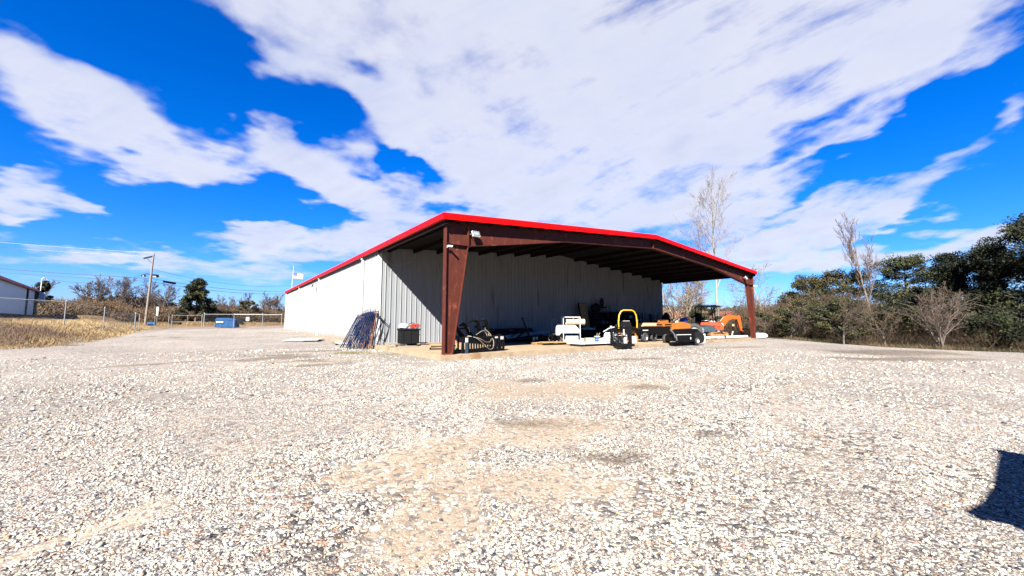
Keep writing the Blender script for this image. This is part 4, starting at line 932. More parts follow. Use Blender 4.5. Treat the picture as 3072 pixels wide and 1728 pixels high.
for k, pts in enumerate(([(-.8, -.1, .66), (-.55, -.5, .62), (-.2, -.62, .35), (.1, -.66, .12), (.35, -.62, .2), (.45, -.5, .5), (.42, -.2, .75)], [(-.7, -.1, .7), (-.35, -.5, .58), (.0, -.55, .42), (.3, -.5, .45), (.5, -.3, .7), (.42, 0, .95)], [(.0, .1, .7), (.2, -.1, .88), (.38, -.1, .8), (.42, -.2, .6), (.52, -.15, .75)])):
    # smooth the hose with a Catmull-Rom pass
    Pp = [Vector(p) for p in pts]; out = []
    for i in range(len(Pp) - 1):
        p0, p1, p2, p3 = Pp[max(i - 1, 0)], Pp[i], Pp[i + 1], Pp[min(i + 2, len(Pp) - 1)]
        for j in range(5): u = j / 5; out.append(.5 * ((2 * p1) + (p2 - p0) * u + (2 * p0 - 5 * p1 + 4 * p2 - p3) * u * u + (3 * p1 - p0 - 3 * p2 + p3) * u ** 3))
    out.append(Pp[-1]); mb = MB(); mb.tube(out, .012, 6); mb.build('hose', M['hose'], g, smooth=True)
mb = MB(); mb.box(.62, .78, -.452, -.444, .56, .63); mb.box(.95, 1.13, -.452, -.444, .50, .63); mb.build('decal', M['white'], g)
mb = MB(); mb.box(-1.08, -.95, -.53, -.48, .0, .44); o_ = mb.build('jack_stand', M['darkblue'], g); mb = MB(); mb.box(-1.07, -.96, -.525, -.485, .441, .62); mb.build('jack_cap', M['white'], o_)

# dark pile of roofing sheets and beams
t = thing('beam_stack', 'dark stack of steel beams and channels lying in the shade', 'beam stack', (9.0, 6.4, S), 0.03)
rr = random.Random(3)
for k in range(10):
    z = .04 + .085 * k; L = 2.6 - .12 * k + rr.uniform(-.3, .3); x = -.5 + rr.uniform(-.2, .2) - .08 * k; y = rr.uniform(-.35, .25); mb = MB(); mb.bar((x - L, y, z), (x + L, y + rr.uniform(-.15, .15), z), .32, .035)
    mb.bar((x - L, y - .15, z + .02), (x + L, y - .15, z + .02), .02, .075); mb.build('beam', M['purlin' if k % 2 else 'black_dull'], t)
def dark_sheet(a, c, w, m, lab):
    mb = MB(); U_ = Vector((0, .75, .66)); d, s_, u_, L = frame_of(a, c, U_); n = 10; s_, u_ = u_, -s_
    mb.bar(a, c, .014, w, U_)
    for k in range(4): o = s_ * (w * (k / 3 - .5) * .9); mb.bar(Vector(a) + o - u_ * .02, Vector(c) + o - u_ * .02, .03, .03, U_)
    tag(mb.build('roofing_sheet', M[m]), lab, 'metal sheet', 'metal sheets on the beam stack')
dark_sheet((7.6, 6.2, 1.06), (9.6, 6.5, .95), .34, 'mauve', 'dull mauve metal sheet on top of the beam stack')
dark_sheet((6.75, 5.25, .56), (10.5, 5.6, .84), .26, 'bluesheet', 'pale blue metal sheet slanting across the front of the beam stack')
t = thing('steel_strut', 'dark steel post standing tilted against the beam stack', 'strut', (8.55, 5.1, S)); mb = MB(); mb.bar((0.05, 0, 0), (-.52, .25, 1.55), .1, .1); mb.build('bar', M['black'], t)
mb = MB(); mb.bar((-.1, .02, .9), (-1.2, -.0, .25), .07, .07); mb.bar((-.28, .1, .9), (-1.55, .0, .4), .05, .05); mb.build('brace', M['black'], t)
mb = MB(); mb.box(-.18, .2, -.14, .14, 0.0, .012); mb.build('foot_plate', M['black'], t)
t = thing('tool_box', 'dark box with a pale plate under the leaning post', 'box', (8.6, 5.0 - .35, S)); mb = MB(); mb.box(-.5, 1.2, -.1, .3, 0, .42); mb.build('body', M['black_dull'], t, bevel=.02)
mb = MB(); mb.box(-.35, -.2, -.106, -.1005, .15, .36); mb.box(-.13, .05, -.106, -.1005, .22, .36); mb.build('plate', M['white'], t)

# low pallet of orange boards
pallet(8.1, 2.75, S, -.35, 2.2, .9, 'long low pallet lying flat left of the white cart', 'wood', n=6)
for k in range(4):
    mb = MB(); mb.bar((7.2 + .1 * k, 2.45 + .2 * k, S + .14 + .004 * k), (9.0 - .1 * k, 1.95 + .2 * k, S + .14 + .004 * k), .16, .028); tag(mb.build('board', M['wood']), ['front board on the long low pallet', 'second board from the front on the long low pallet', 'second board from the back on the long low pallet', 'rear board on the long low pallet'][k], 'board', 'orange boards on the long low pallet')

# white wheeled cart with hopper and cardboard tube
c = thing('utility_cart', 'white tube-frame wheeled cart with a hopper and white boxes on its shelf', 'cart', (9.50, 2.58, S + .02), -.62); c.scale = (.93, .93, .97)
hw, hd = .52, .3
for sx in (-1, 1):
    for sy in (-1, 1): mb = MB(); mb.box(sx * hw - .02, sx * hw + .02, sy * hd - .02, sy * hd + .02, .17, 1.56 if sx * sy != 2 else 1.0); mb.build('post', M['white'], c)
mb = MB(); mb.box(-hw - .02, hw + .02, -hd - .02, -hd + .02, 1.56, 1.6); mb.box(-hw - .02, hw + .02, hd - .02, hd + .02, 1.56, 1.6); mb.box(hw - .02, hw + .02, -hd + .02, hd - .02, 1.56, 1.6); mb.box(.2, .23, hd - .02, hd + .01, 1.0, 1.56); mb.box(.0, .03, hd - .02, hd + .01, 1.0, 1.56); mb.build('handrail', M['white'], c)
mb = MB(); mb.box(-hw, hw, -hd, hd, .19, .23); mb.box(-hw, hw, -hd - .01, -hd + .01, .12, .2); mb.build('shelf', M['cream'], c)
mb = MB(); mb.prism([(-.98, .62), (-.98, 1.0), (-.9, 1.1), (.22, 1.1), (.5, .8), (.5, .62), (-.72, .62), (-.74, .5), (-.98, .5)], -hd - .03, hd - .03); mb.build('hopper', M['white'], c, bevel=.02)
for x in (-.36, -.1, .16): mb = MB(); mb.box(x, x + .24, -hd + .03, .1, .232, .46); mb.build('carton', M['film'], c, bevel=.01)
for sx in (-1, 1):
    for sy in (-1, 1): wheel(c, (sx * hw * .9, sy * hd * .9, .085), .085, .05, (0, 1, 0), M['white'], 'caster')
t = thing('cardboard_tube', 'wide tan cardboard tube lying across the rail of the white cart', 'tube', (9.68, 2.36, S + 1.27), -.62); t.scale = (.93, .93, .93)
mb = MB(); mb.lathe([(.17, -.62), (.19, -.62), (.19, .55), (.17, .55), (.17, -.62)], axis='x', n=24); mb.build('shell', M['cream'], t, smooth=True)
mb = MB(); mb.cyl((.40, 0, 0), (.41, 0, 0), .168, 20); mb.build('plug', M['rust_steel'], t)
t = thing('wire_trolley', 'dark wire basket trolley behind the white cart', 'trolley', (11.0, 5.2, S), -.6)
mb = MB()
for z in (1.05, 1.25, 1.45): mb.tube([(-.42, -.25, z), (.42, -.25, z), (.42, .25, z), (-.42, .25, z)], .008, 5, closed=True)
for k in range(8):
    x = -.42 + .12 * k; mb.tube([(x, -.25, 1.05), (x, -.25, 1.5)], .006, 4); mb.tube([(x, .25, 1.05), (x, .25, 1.5)], .006, 4)
mb.build('basket', M['galv'], t)
mb = MB()
for sx in (-1, 1):
    for sy in (-1, 1): mb.tube([(sx * .42, sy * .25, .1), (sx * .42, sy * .25, 1.5)], .014, 6)
mb.build('leg', M['galv'], t)
# heap of hoses and a black strimmer-like bundle
t = thing('hose_bundle', 'tangled heap of black hoses and reels left of the white cart', 'hose bundle', (9.0, 3.15, S))
for k in range(7):
    mb = MB(); r = rr.uniform(.2, .36); cx_, cy_, cz_ = rr.uniform(-.3, .35), rr.uniform(-.2, .2), rr.uniform(.25, .5); an, ti = rr.uniform(0, 3), rr.uniform(.6, 1.5)
    pts = []
    for q_ in range(26):
        a = q_ / 26 * 2 * pi; p = Vector((r * cos(a), r * sin(a) * (.8), 0)); p = Euler((ti, 0, an)).to_matrix() @ p; z = cz_ + p.z; pts.append((cx_ + p.x, cy_ + p.y, max(.03, z)))
    mb.tube(pts, .02, 6, closed=True); mb.build('hose', M['black' if k % 3 else 'hose'], t, smooth=True)
mb = MB(); mb.bar((-.7, 0, .05), (-.05, .05, .75), .05, .05); mb.bar((-.5, .1, .05), (.2, .1, .9), .05, .05); mb.build('handle', M['black'], t)
wheel(t, (.1, -.25, .17), .17, .06, (.4, 1, 0), M['chrome'])

# strand board and wrapped block at the wall
t = thing('strand_board', 'tall strand board leaning against the shaded wall', 'board', (15.8, 7.1, S + .8), 0); t.rotation_euler = (-.16, -.06, 0)
mb = MB(); mb.box(-.42, .40, -.01, .01, 0, 1.95); mb.build('sheet', M['osb'], t)
mb = MB(); mb.box(-.50, -.422, -.03, .03, 0, 1.97); mb.box(-.50, .40, -.03, .03, 1.952, 1.99); mb.build('edge_strip', M['black'], t)
t = thing('covered_bench', 'low dark bench under crumpled grey plastic below the strand board', 'bench', (15.35, 6.7, S)); mb = MB(); mb.box(-.7, .75, -.35, .35, .62, .7); mb.build('top', M['black_dull'], t)
for sx in (-.62, .66):
    for sy in (-.28, .28): mb = MB(); mb.box(sx - .04, sx + .04, sy - .04, sy + .04, 0, .62); mb.build('leg', M['black_dull'], t)
mb = MB(); mb.box(-.6, .64, -.2, .3, .02, .55); mb.build('bin', M['black_dull'], t)
mb = MB(); mb.blob((0, 0, 0), .75, 3, .10, (1, .5, .16), 3, flat=-.02); o = mb.build('plastic_sheet', M['film'], smooth=True); o.location = (15.4, 6.65, S + .74); tag(o, 'crumpled grey plastic sheet lying on the low dark bench', 'plastic sheet')
# black shelving racks with clutter
def rack(x0, x1, h, label):
    t = thing('shelving_rack', label, 'shelving rack', ((x0 + x1) / 2, 7.4, S), 0, 'black shelving racks along the shaded wall'); w = (x1 - x0) / 2
    for sx in (-1, 1):
        for sy in (-1, 1): mb = MB(); mb.box(sx * w - .03 * (sx > 0) * 2, sx * w + .06 * (sx < 0), sy * .35 - .03, sy * .35 + .03, 0, h); mb.build('upright', M['black'], t)
    for k in range(5): z = .15 + (h - .2) * k / 4; mb = MB(); mb.box(-w, w, -.37, .37, z, z + .05); mb.build('shelf', M['black'], t)
    mb = MB(); mb.box(-w, w, .38, .39, .0, h); mb.build('back_panel', M['black_dull'], t)
    return t
rack(16.45, 18.72, 2.1, 'left black shelving rack loaded with dark boxes')
rack(18.78, 20.9, 2.12, 'middle black shelving rack behind the yellow roll bar')
rack(20.95, 22.95, 2.1, 'right black shelving rack near the end of the shaded wall')
kinds = [('storage_box', 'box'), ('paint_can', 'can'), ('jerry_can', 'can')]
nn = 0
for (x0, x1) in ((16.5, 18.7), (18.85, 20.85), (21.0, 22.9)):
    for k in range(4):
        z = S + .15 + (1.9) * k / 4 + .055
        for j in range(3):
            x = x0 + (j + .5) * (x1 - x0) / 3 + rr.uniform(-.1, .1); hh = rr.uniform(.15, .32); nn += 1
            colr = rr.choice(['black_dull', 'purlin', 'darkblue', 'black', 'black_dull', 'galv'])
            rn = {16.5: 'left', 18.85: 'middle', 21.0: 'right'}[x0]; sh = ['bottom', 'second lowest', 'second highest', 'top'][k]; ps = ['left', 'centre', 'right'][j]
            if (j + k) % 3 == 1:
                mb = MB(); mb.lathe([(0, 0), (.11, 0), (.11, hh), (.1, hh + .01), (0, hh + .01)], n=16); o = mb.build('can', M[colr], smooth=True); cat = 'can'; w_ = 'round can'
            else:
                mb = MB(); w = rr.uniform(.14, .24); mb.box(-w, w, -.2, .2, 0, hh); mb.box(-w - .01, w + .01, -.21, .21, hh * .86, hh * .9); o = mb.build('storage_box', M[colr], bevel=.01); cat = 'box'; w_ = 'storage box'
            o.location = (x, 7.2, z); tag(o, 'dark %s at the %s of the %s shelf, %s rack' % (w_, ps, sh, rn), cat, 'clutter on the shelving racks')
# on top of the left rack
mb = MB(); mb.blob((0, 0, 0), .5, 3, .08, (1.0, .7, .75), 8, flat=-.3); o = mb.build('bundle', M['black_dull'], smooth=True); o.location = (17.15, 7.35, S + 2.4); tag(o, 'rounded black bundle on top of the left shelving rack', 'bundle')
t = thing('chair', 'dark upturned chair shape topmost on the left shelving rack', 'chair', (17.9, 7.3, S + 2.1)); mb = MB(); mb.blob((-.05, 0, .78), .30, 3, .05, (.85, .4, 1.25), 2); mb.build('backrest', M['black_dull'], t, smooth=True)
mb = MB(); mb.box(-.3, .3, -.25, .25, .3, .42); mb.build('seat', M['black_dull'], t, bevel=.04)
for sx in (-.25, .25):
    for sy in (-.2, .2): mb = MB(); mb.cyl((sx, sy, 0), (sx, sy, .3), .02, 6); mb.build('leg', M['black'], t)
mb = MB(); mb.tube([(18.35, 7.3, S + 2.1), (18.35, 7.3, S + 2.6), (18.75, 7.3, S + 2.6), (18.95, 7.3, S + 2.1)], .025, 6); tag(mb.build('bent_tube_frame', M['black'], smooth=True), 'bent black tube frame on top of the racks', 'frame')

# long white sheet near the slab edge, boxes, bucket, scrap heap
t = thing('flat_panel', 'long white insulated panel lying on blocks at the slab edge', 'panel', (9.55, .95, S), .05)
mb = MB(); mb.box(-1.55, 1.9, -.55, .55, .10, .15, rot=(0, .012, 0), piv=(0, 0, .1)); mb.build('sheet', M['film'], t, bevel=.006)
for x in (-1.3, 1.5):
    mb = MB(); mb.box(x - .08, x + .08, -.45, .45, .0, .095); mb.build('bearer', M['greywood'], t)
def cbox(x, y, z, rz, sx, sy, sz, m, lab, tape='cream', name='cardboard_box', cat='box'):
    t = thing(name, lab, cat, (x, y, z), rz); mb = MB(); mb.box(-sx, sx, -sy, sy, 0, sz); mb.build('carton', M[m], t, bevel=.01)
    mb = MB(); mb.box(-sx * 1.005, sx * 1.005, -.03, .03, sz * .4, sz + .004); mb.build('tape', M[tape], t); return t
cbox(9.6, 1.25, S + .155, -.5, .24, .16, .24, 'cream', 'tan cardboard box lying on the long white panel', 'wood')
t = thing('paint_tub', 'small pale blue tub on the near end of the white panel', 'tub', (8.95, 1.2, S + .155)); mb = MB(); mb.lathe([(0, 0), (.1, 0), (.115, .2), (0, .2)], n=20); mb.build('body', M['bluesheet'], t, smooth=True)
mb = MB(); mb.lathe([(0, .2), (.122, .2), (.122, .225), (0, .225)], n=20); mb.build('lid', M['white'], t, smooth=True)
pallet(10.6, 2.2, S, -.55, 1.6, .9, 'tan pallet behind the cardboard box and beside the blue bucket', 'wood', n=6)
t = thing('bucket', 'blue bucket with white lettering and a white rim', 'bucket', (11.22, 2.1, S + .0)); 
mb = MB(); mb.lathe([(0, .0), (.14, 0), (.165, .42), (.155, .42), (.13, .02), (0, .02)], n=28); mb.build('body', M['plastic_blue'], t, smooth=True)
mb = MB(); mb.lathe([(.16, .385), (.178, .385), (.178, .435), (.155, .435)], n=28); mb.build('rim', M['white'], t, smooth=True)
mb = MB(); mb.tube([(.17 * cos(a), .17 * sin(a), .39 - .22 * abs(sin(a / 1))) for a in [-2.4 + .2 * k for k in range(13)]], .006, 5); mb.build('handle', M['white'], t, smooth=True)
fc = bpy.data.curves.new('lettering', 'FONT'); fc.body = "LOWE'S"; fc.size = .088; fc.extrude = .0; fc.align_x = 'CENTER'
fo = bpy.data.objects.new('lettering_src', fc); COL.objects.link(fo); dg = bpy.context.evaluated_depsgraph_get(); me = bpy.data.meshes.new_from_object(fo.evaluated_get(dg)); bpy.data.objects.remove(fo)
va = atan2(CAM[1] - 2.1, CAM[0] - 11.22)
for v in me.vertices:
    a = va + v.co.x / .155; z = .2 + v.co.y; r = .14 + .025 * z / .42 + .004; v.co = Vector((r * cos(a), r * sin(a), z))
me.materials.append(M['white']); lo = bpy.data.objects.new('lettering', me); COL.objects.link(lo); lo.parent = t
mb = MB(); mb.tube([(11.35, 2.15, S + .4), (11.47, 2.1, S + .62)], .012, 6); mb.tube([(11.29, 2.2, S + .4), (11.35, 2.2, S + .6)], .012, 6); tag(mb.build('stick_pair', M['cream']), 'two pale sticks poking out of the blue bucket', 'sticks')
mb = MB(); mb.box(-.9, .9, -.3, .3, 0, .1); mb.box(-.9, .9, -.3, -.28, .1, .16); o = mb.build('metal_tray', M['galv']); o.location = (11.9, 3.6, S); o.rotation_euler.z = -.3; tag(o, 'flat grey metal tray on the slab behind the blue bucket', 'tray')
# white scrap heap: torn sacks, film and siding
for k, (x, y, r, sc, lab) in enumerate([(11.0, 1.45, .26, (1.2, .9, 1.0), 'bulging white sack at the left of the white scrap heap'), (11.45, 1.4, .34, (1.1, .9, 1.3), 'white sack in the middle of the white scrap heap'), (11.45, .8, .26, (1.3, .9, .8), 'low white sack at the front of the white scrap heap'), (10.85, .75, .2, (1.5, 1.0, .7), 'flattened white bag at the near corner of the white scrap heap')]):
    mb = MB(); mb.blob((0, 0, 0), r, 3, .14, sc, 11 + k, flat=-r * .5 * sc[2]); o = mb.build('sack', M['film'], smooth=True); o.location = (x, y, S + r * .5 * sc[2]); tag(o, lab, 'sack', 'white sacks of the scrap heap')
for k in range(9):
    x, y, z = 10.9 + .12 * k, .95 - .09 * k + rr.uniform(-.2, .2), S + .12 + .10 * (k % 5); a = rr.uniform(-.5, .4)
    mb = MB(); mb.bar((x - .5 * cos(a), y + .5 * sin(a), z), (x + .5 * cos(a), y - .5 * sin(a), z + rr.uniform(.0, .35)), .18, .015)
    tag(mb.build('siding_strip', M['white']), 'torn white siding strip number-%s deep in the white scrap heap' % ['one', 'two', 'three', 'four', 'five', 'six', 'seven', 'eight', 'nine'][k] if False else 'torn strip of white siding sticking out of the scrap heap', 'siding', 'torn white siding strips in the scrap heap')
mb = MB(); mb.tube([(11.2, 1.6, S + .7), (11.6, 1.5, S + .9), (12.0, 1.4, S + .98)], .03, 6); tag(mb.build('film_roll', M['film']), 'thin white roll poking up at the back of the scrap heap', 'roll')

# fork carriage attachment (black frame) in front
a = thing('plate_attachment', 'upright black attachment frame with openings and fittings at the slab edge', 'attachment', (10.55, -.15, S - .02), -.42)
w = .62; mb = MB()
mb.box(-w, -w + .22, -.06, .06, 0, .96); mb.build('side_plate', M['black'], a); mb = MB(); mb.box(w - .22, w, -.06, .06, 0, .96); mb.build('side_plate', M['black'], a)
mb = MB(); mb.box(-w + .22, w - .22, -.05, .05, .70, .94); mb.box(-w + .22, w - .22, -.04, .04, .50, .55); mb.build('cross_plate', M['black'], a)
mb = MB(); mb.box(-w, w, -.35, .06, 0, .12); mb.box(-w, w, .06, .45, 0, .05); mb.build('base_plate', M['black'], a, bevel=.01)
for x in (-.16, .0, .12): mb = MB(); mb.box(x - .018, x + .018, -.045, .045, .12, .50); mb.build('slat', M['black'], a)
for (x, z, r) in ((-.3, .62, .05), (.2, .65, .04), (-.42, .3, .05), (.05, .6, .05), (.33, .28, .06)): mb = MB(); mb.cyl((x, -.09, z), (x, -.051, z), r, 14); mb.build('fitting', M['chrome' if r < .055 else 'mud'], a, smooth=True)
mb = MB(); mb.box(-w - .02, -w + .06, -.08, .0, .96, 1.08); mb.box(.1, .16, -.09, -.065, .6, .9); mb.build('latch_block', M['white'], a)
mb = MB(); mb.tube([(-.38, -.08, .5), (-.1, -.22, .38), (.15, -.18, .55), (.3, -.08, .75)], .018, 6); mb.tube([(-.5, -.08, .8), (-.4, -.2, .95), (-.15, -.15, 1.0), (.05, -.08, .85)], .018, 6); mb.build('hose', M['black'], a, smooth=True)
mb = MB(); mb.tube([(-.5, -.09, .75), (-.52, -.14, .5), (-.48, -.09, .35)], .014, 6); mb.build('hose', M['chrome'], a, smooth=True)
mb = MB(); mb.blob((-.2, .1, 1.05), .12, 2, .15); mb.blob((.25, .1, 1.02), .1, 2, .1); mb.build('hydraulic_block', M['black'], a)

# yellow roll-bar machine (ride-on)
r = thing('ride_on_mower', 'yellow ride-on machine with a tall hoop roll bar and black seat', 'ride-on machine', (14.0, 1.95, S), -.35)
mb = MB()
hoop = [(-.66, 0, .55), (-.68, 0, 1.3), (-.62, 0, 1.72), (-.48, 0, 1.95), (-.3, 0, 2.03), (.3, 0, 2.03), (.48, 0, 1.95), (.62, 0, 1.72), (.68, 0, 1.3), (.66, 0, .0)]
mb.tube(hoop, .045, 12); mb.build('roll_bar', M['yellow'], r, smooth=True)
for s_ in (-1, 1):
    mb = MB(); mb.cyl((s_ * .76, 0, 1.36), (s_ * .6, 0, 1.36), .035, 10); mb.build('hinge_pin', M['chrome'], r, smooth=True)
mb = MB(); mb.box(-.62, .62, -.05, .09, .55, .78); mb.box(-.5, -.3, -.08, .06, .2, .56); mb.box(.5, .66, -.06, .06, .0, .56); mb.build('chassis', M['amber'], r, bevel=.01)
for x in (-.3, -.12, .12): mb = MB(); mb.box(x - .04, x + .04, -.07, -.051, .6, .75); mb.build('marker', M['cream'], r)
mb = MB(); mb.box(-.4, .4, -.35, .25, .80, .95); mb.build('seat', M['black'], r, bevel=.05)
mb = MB(); mb.prism([(-.42, .93), (-.36, 1.25), (-.25, 1.36), (.25, 1.36), (.36, 1.25), (.42, .93)], .18, .32); mb.build('backrest', M['black_dull'], r, bevel=.03)
mb = MB(); mb.box(-.24, .24, .16, .178, 1.335, 1.36); mb.build('piping', M['white'], r)
mb = MB(); mb.box(-.7, .7, .1, 1.6, .25, .8); mb.build('engine_deck', M['black'], r, bevel=.05)
for s_ in (-1, 1): wheel(r, (s_ * .72, .5, .32), .32, .26, (1, 0, 0), M['amber'], 'wheel')
# black deck machine with grey wheels
d = thing('mower_deck', 'wide black towed deck with two grey wheels and a white decal', 'deck', (16.2, 1.75, S), -.05)
mb = MB(); mb.prism([(-1.7, .45), (-1.75, .8), (-1.5, .98), (1.5, .98), (1.6, .7), (1.2, .5)], -.45, .75); mb.build('cover', M['black'], d, bevel=.03)
mb = MB(); mb.box(-1.45, -.9, -.458, -.451, .72, .78); mb.build('decal', M['white'], d)
wheel(d, (-1.2, -.4, .30), .30, .2, (0, 1, 0), M['chrome']); wheel(d, (-.2, -.3, .30), .30, .2, (0, 1, 0), M['black'])
mb = MB(); mb.cyl((-1.2, -.38, .3), (-1.2, .8, .3), .035, 8); mb.cyl((-.2, -.3, .3), (-.2, .8, .3), .035, 8); mb.build('axle', M['black'], d)
mb = MB(); mb.blob((-1.52, -.42, .40), .07, 2, .1); mb.build('fuel_cap', M['dumpblue'], d, smooth=True)
cbox(13.1, 1.2, S, .1, .32, .3, .42, 'film', 'white block on the slab below the yellow roll bar', 'white', 'white_block', 'block')
cbox(17.0, 2.6, S, 0, .3, .3, .42, 'cream', 'tan carton on the slab behind the black deck wheels', 'wood')
# orange frame machine
o = thing('post_driver_frame', 'amber steel machine frame with beams and a hood behind the black deck', 'machine frame', (19.6, 3.4, S), -.12)
mb = MB(); mb.box(-1.95, -.55, -.35, .4, .82, 1.22); mb.build('engine_box', M['cream'], o, bevel=.03)
mb = MB(); mb.box(-1.98, -.5, -.36, -.352, .98, 1.01); mb.build('trim', M['amber'], o)
for (x0, x1, z0, z1) in ((-.6, 1.7, 1.13, 1.22), (-.6, 1.7, .98, 1.03)): mb = MB(); mb.box(x0, x1, -.30, -.18, z0, z1); mb.build('beam', M['amber'], o)
for x in (.28, 1.32, 1.62): mb = MB(); mb.box(x - .1, x + .1, -.32, -.16, .3 if x > 1 else .62, 1.22); mb.build('upright', M['amber'], o)
mb = MB(); mb.prism([(-.4, 1.2), (.0, 1.32), (.15, 1.5), (.95, 1.46), (1.0, 1.22)], -.2, .5); mb.build('hood', M['amber'], o, bevel=.02)
mb = MB(); mb.blob((.1, -.1, 1.48), .11, 2, .1); mb.blob((-.15, -.2, 1.3), .12, 2, .2); mb.build('knob', M['rust_steel'], o, smooth=True)
mb = MB(); mb.prism([(1.7, .7), (1.75, 1.22), (2.4, 1.3), (3.2, 1.18), (3.5, .95), (3.5, .75)], -.45, .5); mb.build('bonnet', M['amber'], o, bevel=.06)
mb = MB(); mb.lathe([(0, 0), (.17, 0), (.17, .1), (.1, .13), (0, .13)], c=(2.1, 0, 1.27), n=18); mb.build('air_filter', M['white'], o, smooth=True)
mb = MB(); mb.box(-1.8, 3.3, -.2, .4, .25, .8); mb.build('underframe', M['black'], o)
wheel(o, (2.9, -.5, .4), .4, .25, (0, 1, 0), M['amber']); wheel(o, (-1.2, -.45, .4), .4, .25, (0, 1, 0), M['amber'])
t = thing('jerry_can', 'bright blue plastic jug standing on the amber bonnet', 'jug', (22.95, 3.2, S + 1.24)); mb = MB(); mb.box(-.33, .3, -.2, .2, 0, .36); mb.build('body', M['plastic_blue'], t, bevel=.06)
mb = MB(); mb.cyl((.18, 0, .36), (.18, 0, .42), .05, 12); mb.build('cap', M['black'], t); mb = MB(); mb.tube([(-.2, 0, .35), (-.15, 0, .42), (.05, 0, .42), (.1, 0, .35)], .018, 6); mb.build('handle', M['plastic_blue'], t, smooth=True)
t = thing('fuel_can', 'small red fuel can on the end of the amber machine', 'can', (23.3, 2.7, S + .85)); mb = MB(); mb.box(-.16, .18, -.14, .14, -.05, .28); mb.build('body', M['red_plastic'], t, bevel=.04); mb = MB(); mb.cyl((-.08, 0, .28), (-.14, 0, .4), .025, 8); mb.build('spout', M['black'], t)
# dark barrel and bagged item at the wall end, on stands
t = thing('drum', 'dark drum on a stand near the end of the shaded wall', 'drum', (24.6, 7.0, S)); mb = MB(); mb.lathe([(0, 1.25), (.34, 1.25), (.37, 1.6), (.44, 1.9), (.44, 1.98), (0, 1.98)], n=24); mb.build('shell', M['darkblue'], t, smooth=True)
mb = MB(); mb.box(-.4, .4, -.3, .3, .0, 1.24); mb.build('stand', M['black_dull'], t)
mb = MB(); mb.cyl((0.05, 0, 1.98), (-.05, .6, 4.6), .012, 6); mb.build('hose', M['black'], t)
t = thing('covered_motor', 'black covered motor standing at the end of the shaded wall', 'motor', (25.6, 6.4, S)); mb = MB(); mb.blob((0, 0, 1.55), .5, 3, .1, (.85, .7, 1.1), 4); mb.build('cover', M['black_dull'], t, smooth=True); mb = MB(); mb.box(-.5, .5, -.35, .35, 0, 1.2); mb.build('base', M['black_dull'], t, bevel=.05)
for (x, y, h_, lab) in ((21.4, 6.2, 1.0, 'low dark pump set behind the amber frame, left one'), (22.6, 6.1, 1.15, 'low dark pump set behind the amber frame, middle one'), (23.5, 6.0, 1.2, 'low dark pump set behind the amber frame, right one')):
    t = thing('pump', lab, 'pump', (x, y, S), 0, 'dark pumps in the shade'); mb = MB(); mb.box(-.4, .4, -.3, .3, 0, h_ * .6); mb.build('base', M['black_dull'], t, bevel=.03); mb = MB(); mb.blob((0, 0, h_ * .75), .28, 2, .15, (1.1, .8, .9), int(x)); mb.build('motor', M['darkblue'], t, smooth=True)
    mb = MB(); mb.cyl((.1, 0, h_ * .8), (.12, 0, h_ * 1.15), .05, 10); mb.build('exhaust', M['black'], t)

# sweeper attachment with black bristles at the front
s = thing('sweeper_attachment', 'black rotary sweeper attachment with a small white caster and bristle drum', 'sweeper', (16.2, -.55, S - .06), -.12)
mb = MB(); mb.prism([(-1.3, .18), (-1.35, .5), (-1.0, .66), (-.5, .9), (.8, .93), (1.0, .8), (1.1, .2)], -.4, .35); mb.build('hood', M['black'], s, bevel=.03)
mb = MB(); mb.box(-1.25, .15, -.41, -.4005, .56, .6); mb.box(.05, .13, -.41, -.4005, .28, .42); mb.build('decal', M['white'], s)
mb = MB(); mb.bar((-1.4, -.5, .2), (.3, -.55, .18), .06, .08); mb.bar((-1.4, -.5, .2), (-1.5, -.3, .85), .05, .06); mb.build('push_arm', M['black'], s)
mb = MB(); mb.tube([(-1.65, -.3, .9), (-1.5, -.45, .65), (-1.45, -.5, .4)], .035, 8); mb.tube([(-1.42, -.52, .6), (-1.38, -.54, .25)], .035, 8); mb.build('cylinder', M['chrome'], s, smooth=True)
wheel(s, (.42, -.62, .19), .19, .1, (0, 1, 0), M['white'], 'caster')
mb = MB(); mb.cyl((.7, -.5, .38), (1.15, .3, .38), .37, 28); 
for k in range(28): 
    a_ = k / 28 * 2 * pi; d_ = Vector((1.15 - .7, .8, 0)).normalized(); n_ = Vector((-d_.y, d_.x, 0)); q_ = n_ * cos(a_) * .39 + Vector((0, 0, 1)) * sin(a_) * .37
    mb.bar(Vector((.7, -.5, .38)) + q_, Vector((1.15, .3, .38)) + q_, .025, .03)
mb.build('bristle_drum', M['black_dull'], s)
mb = MB(); mb.box(1.0, 1.22, -.62, -.56, .06, .62); mb.build('end_flap', M['film'], s)
wheel(s, (-1.0, .5, .3), .3, .2, (0, 1, 0), M['black'])
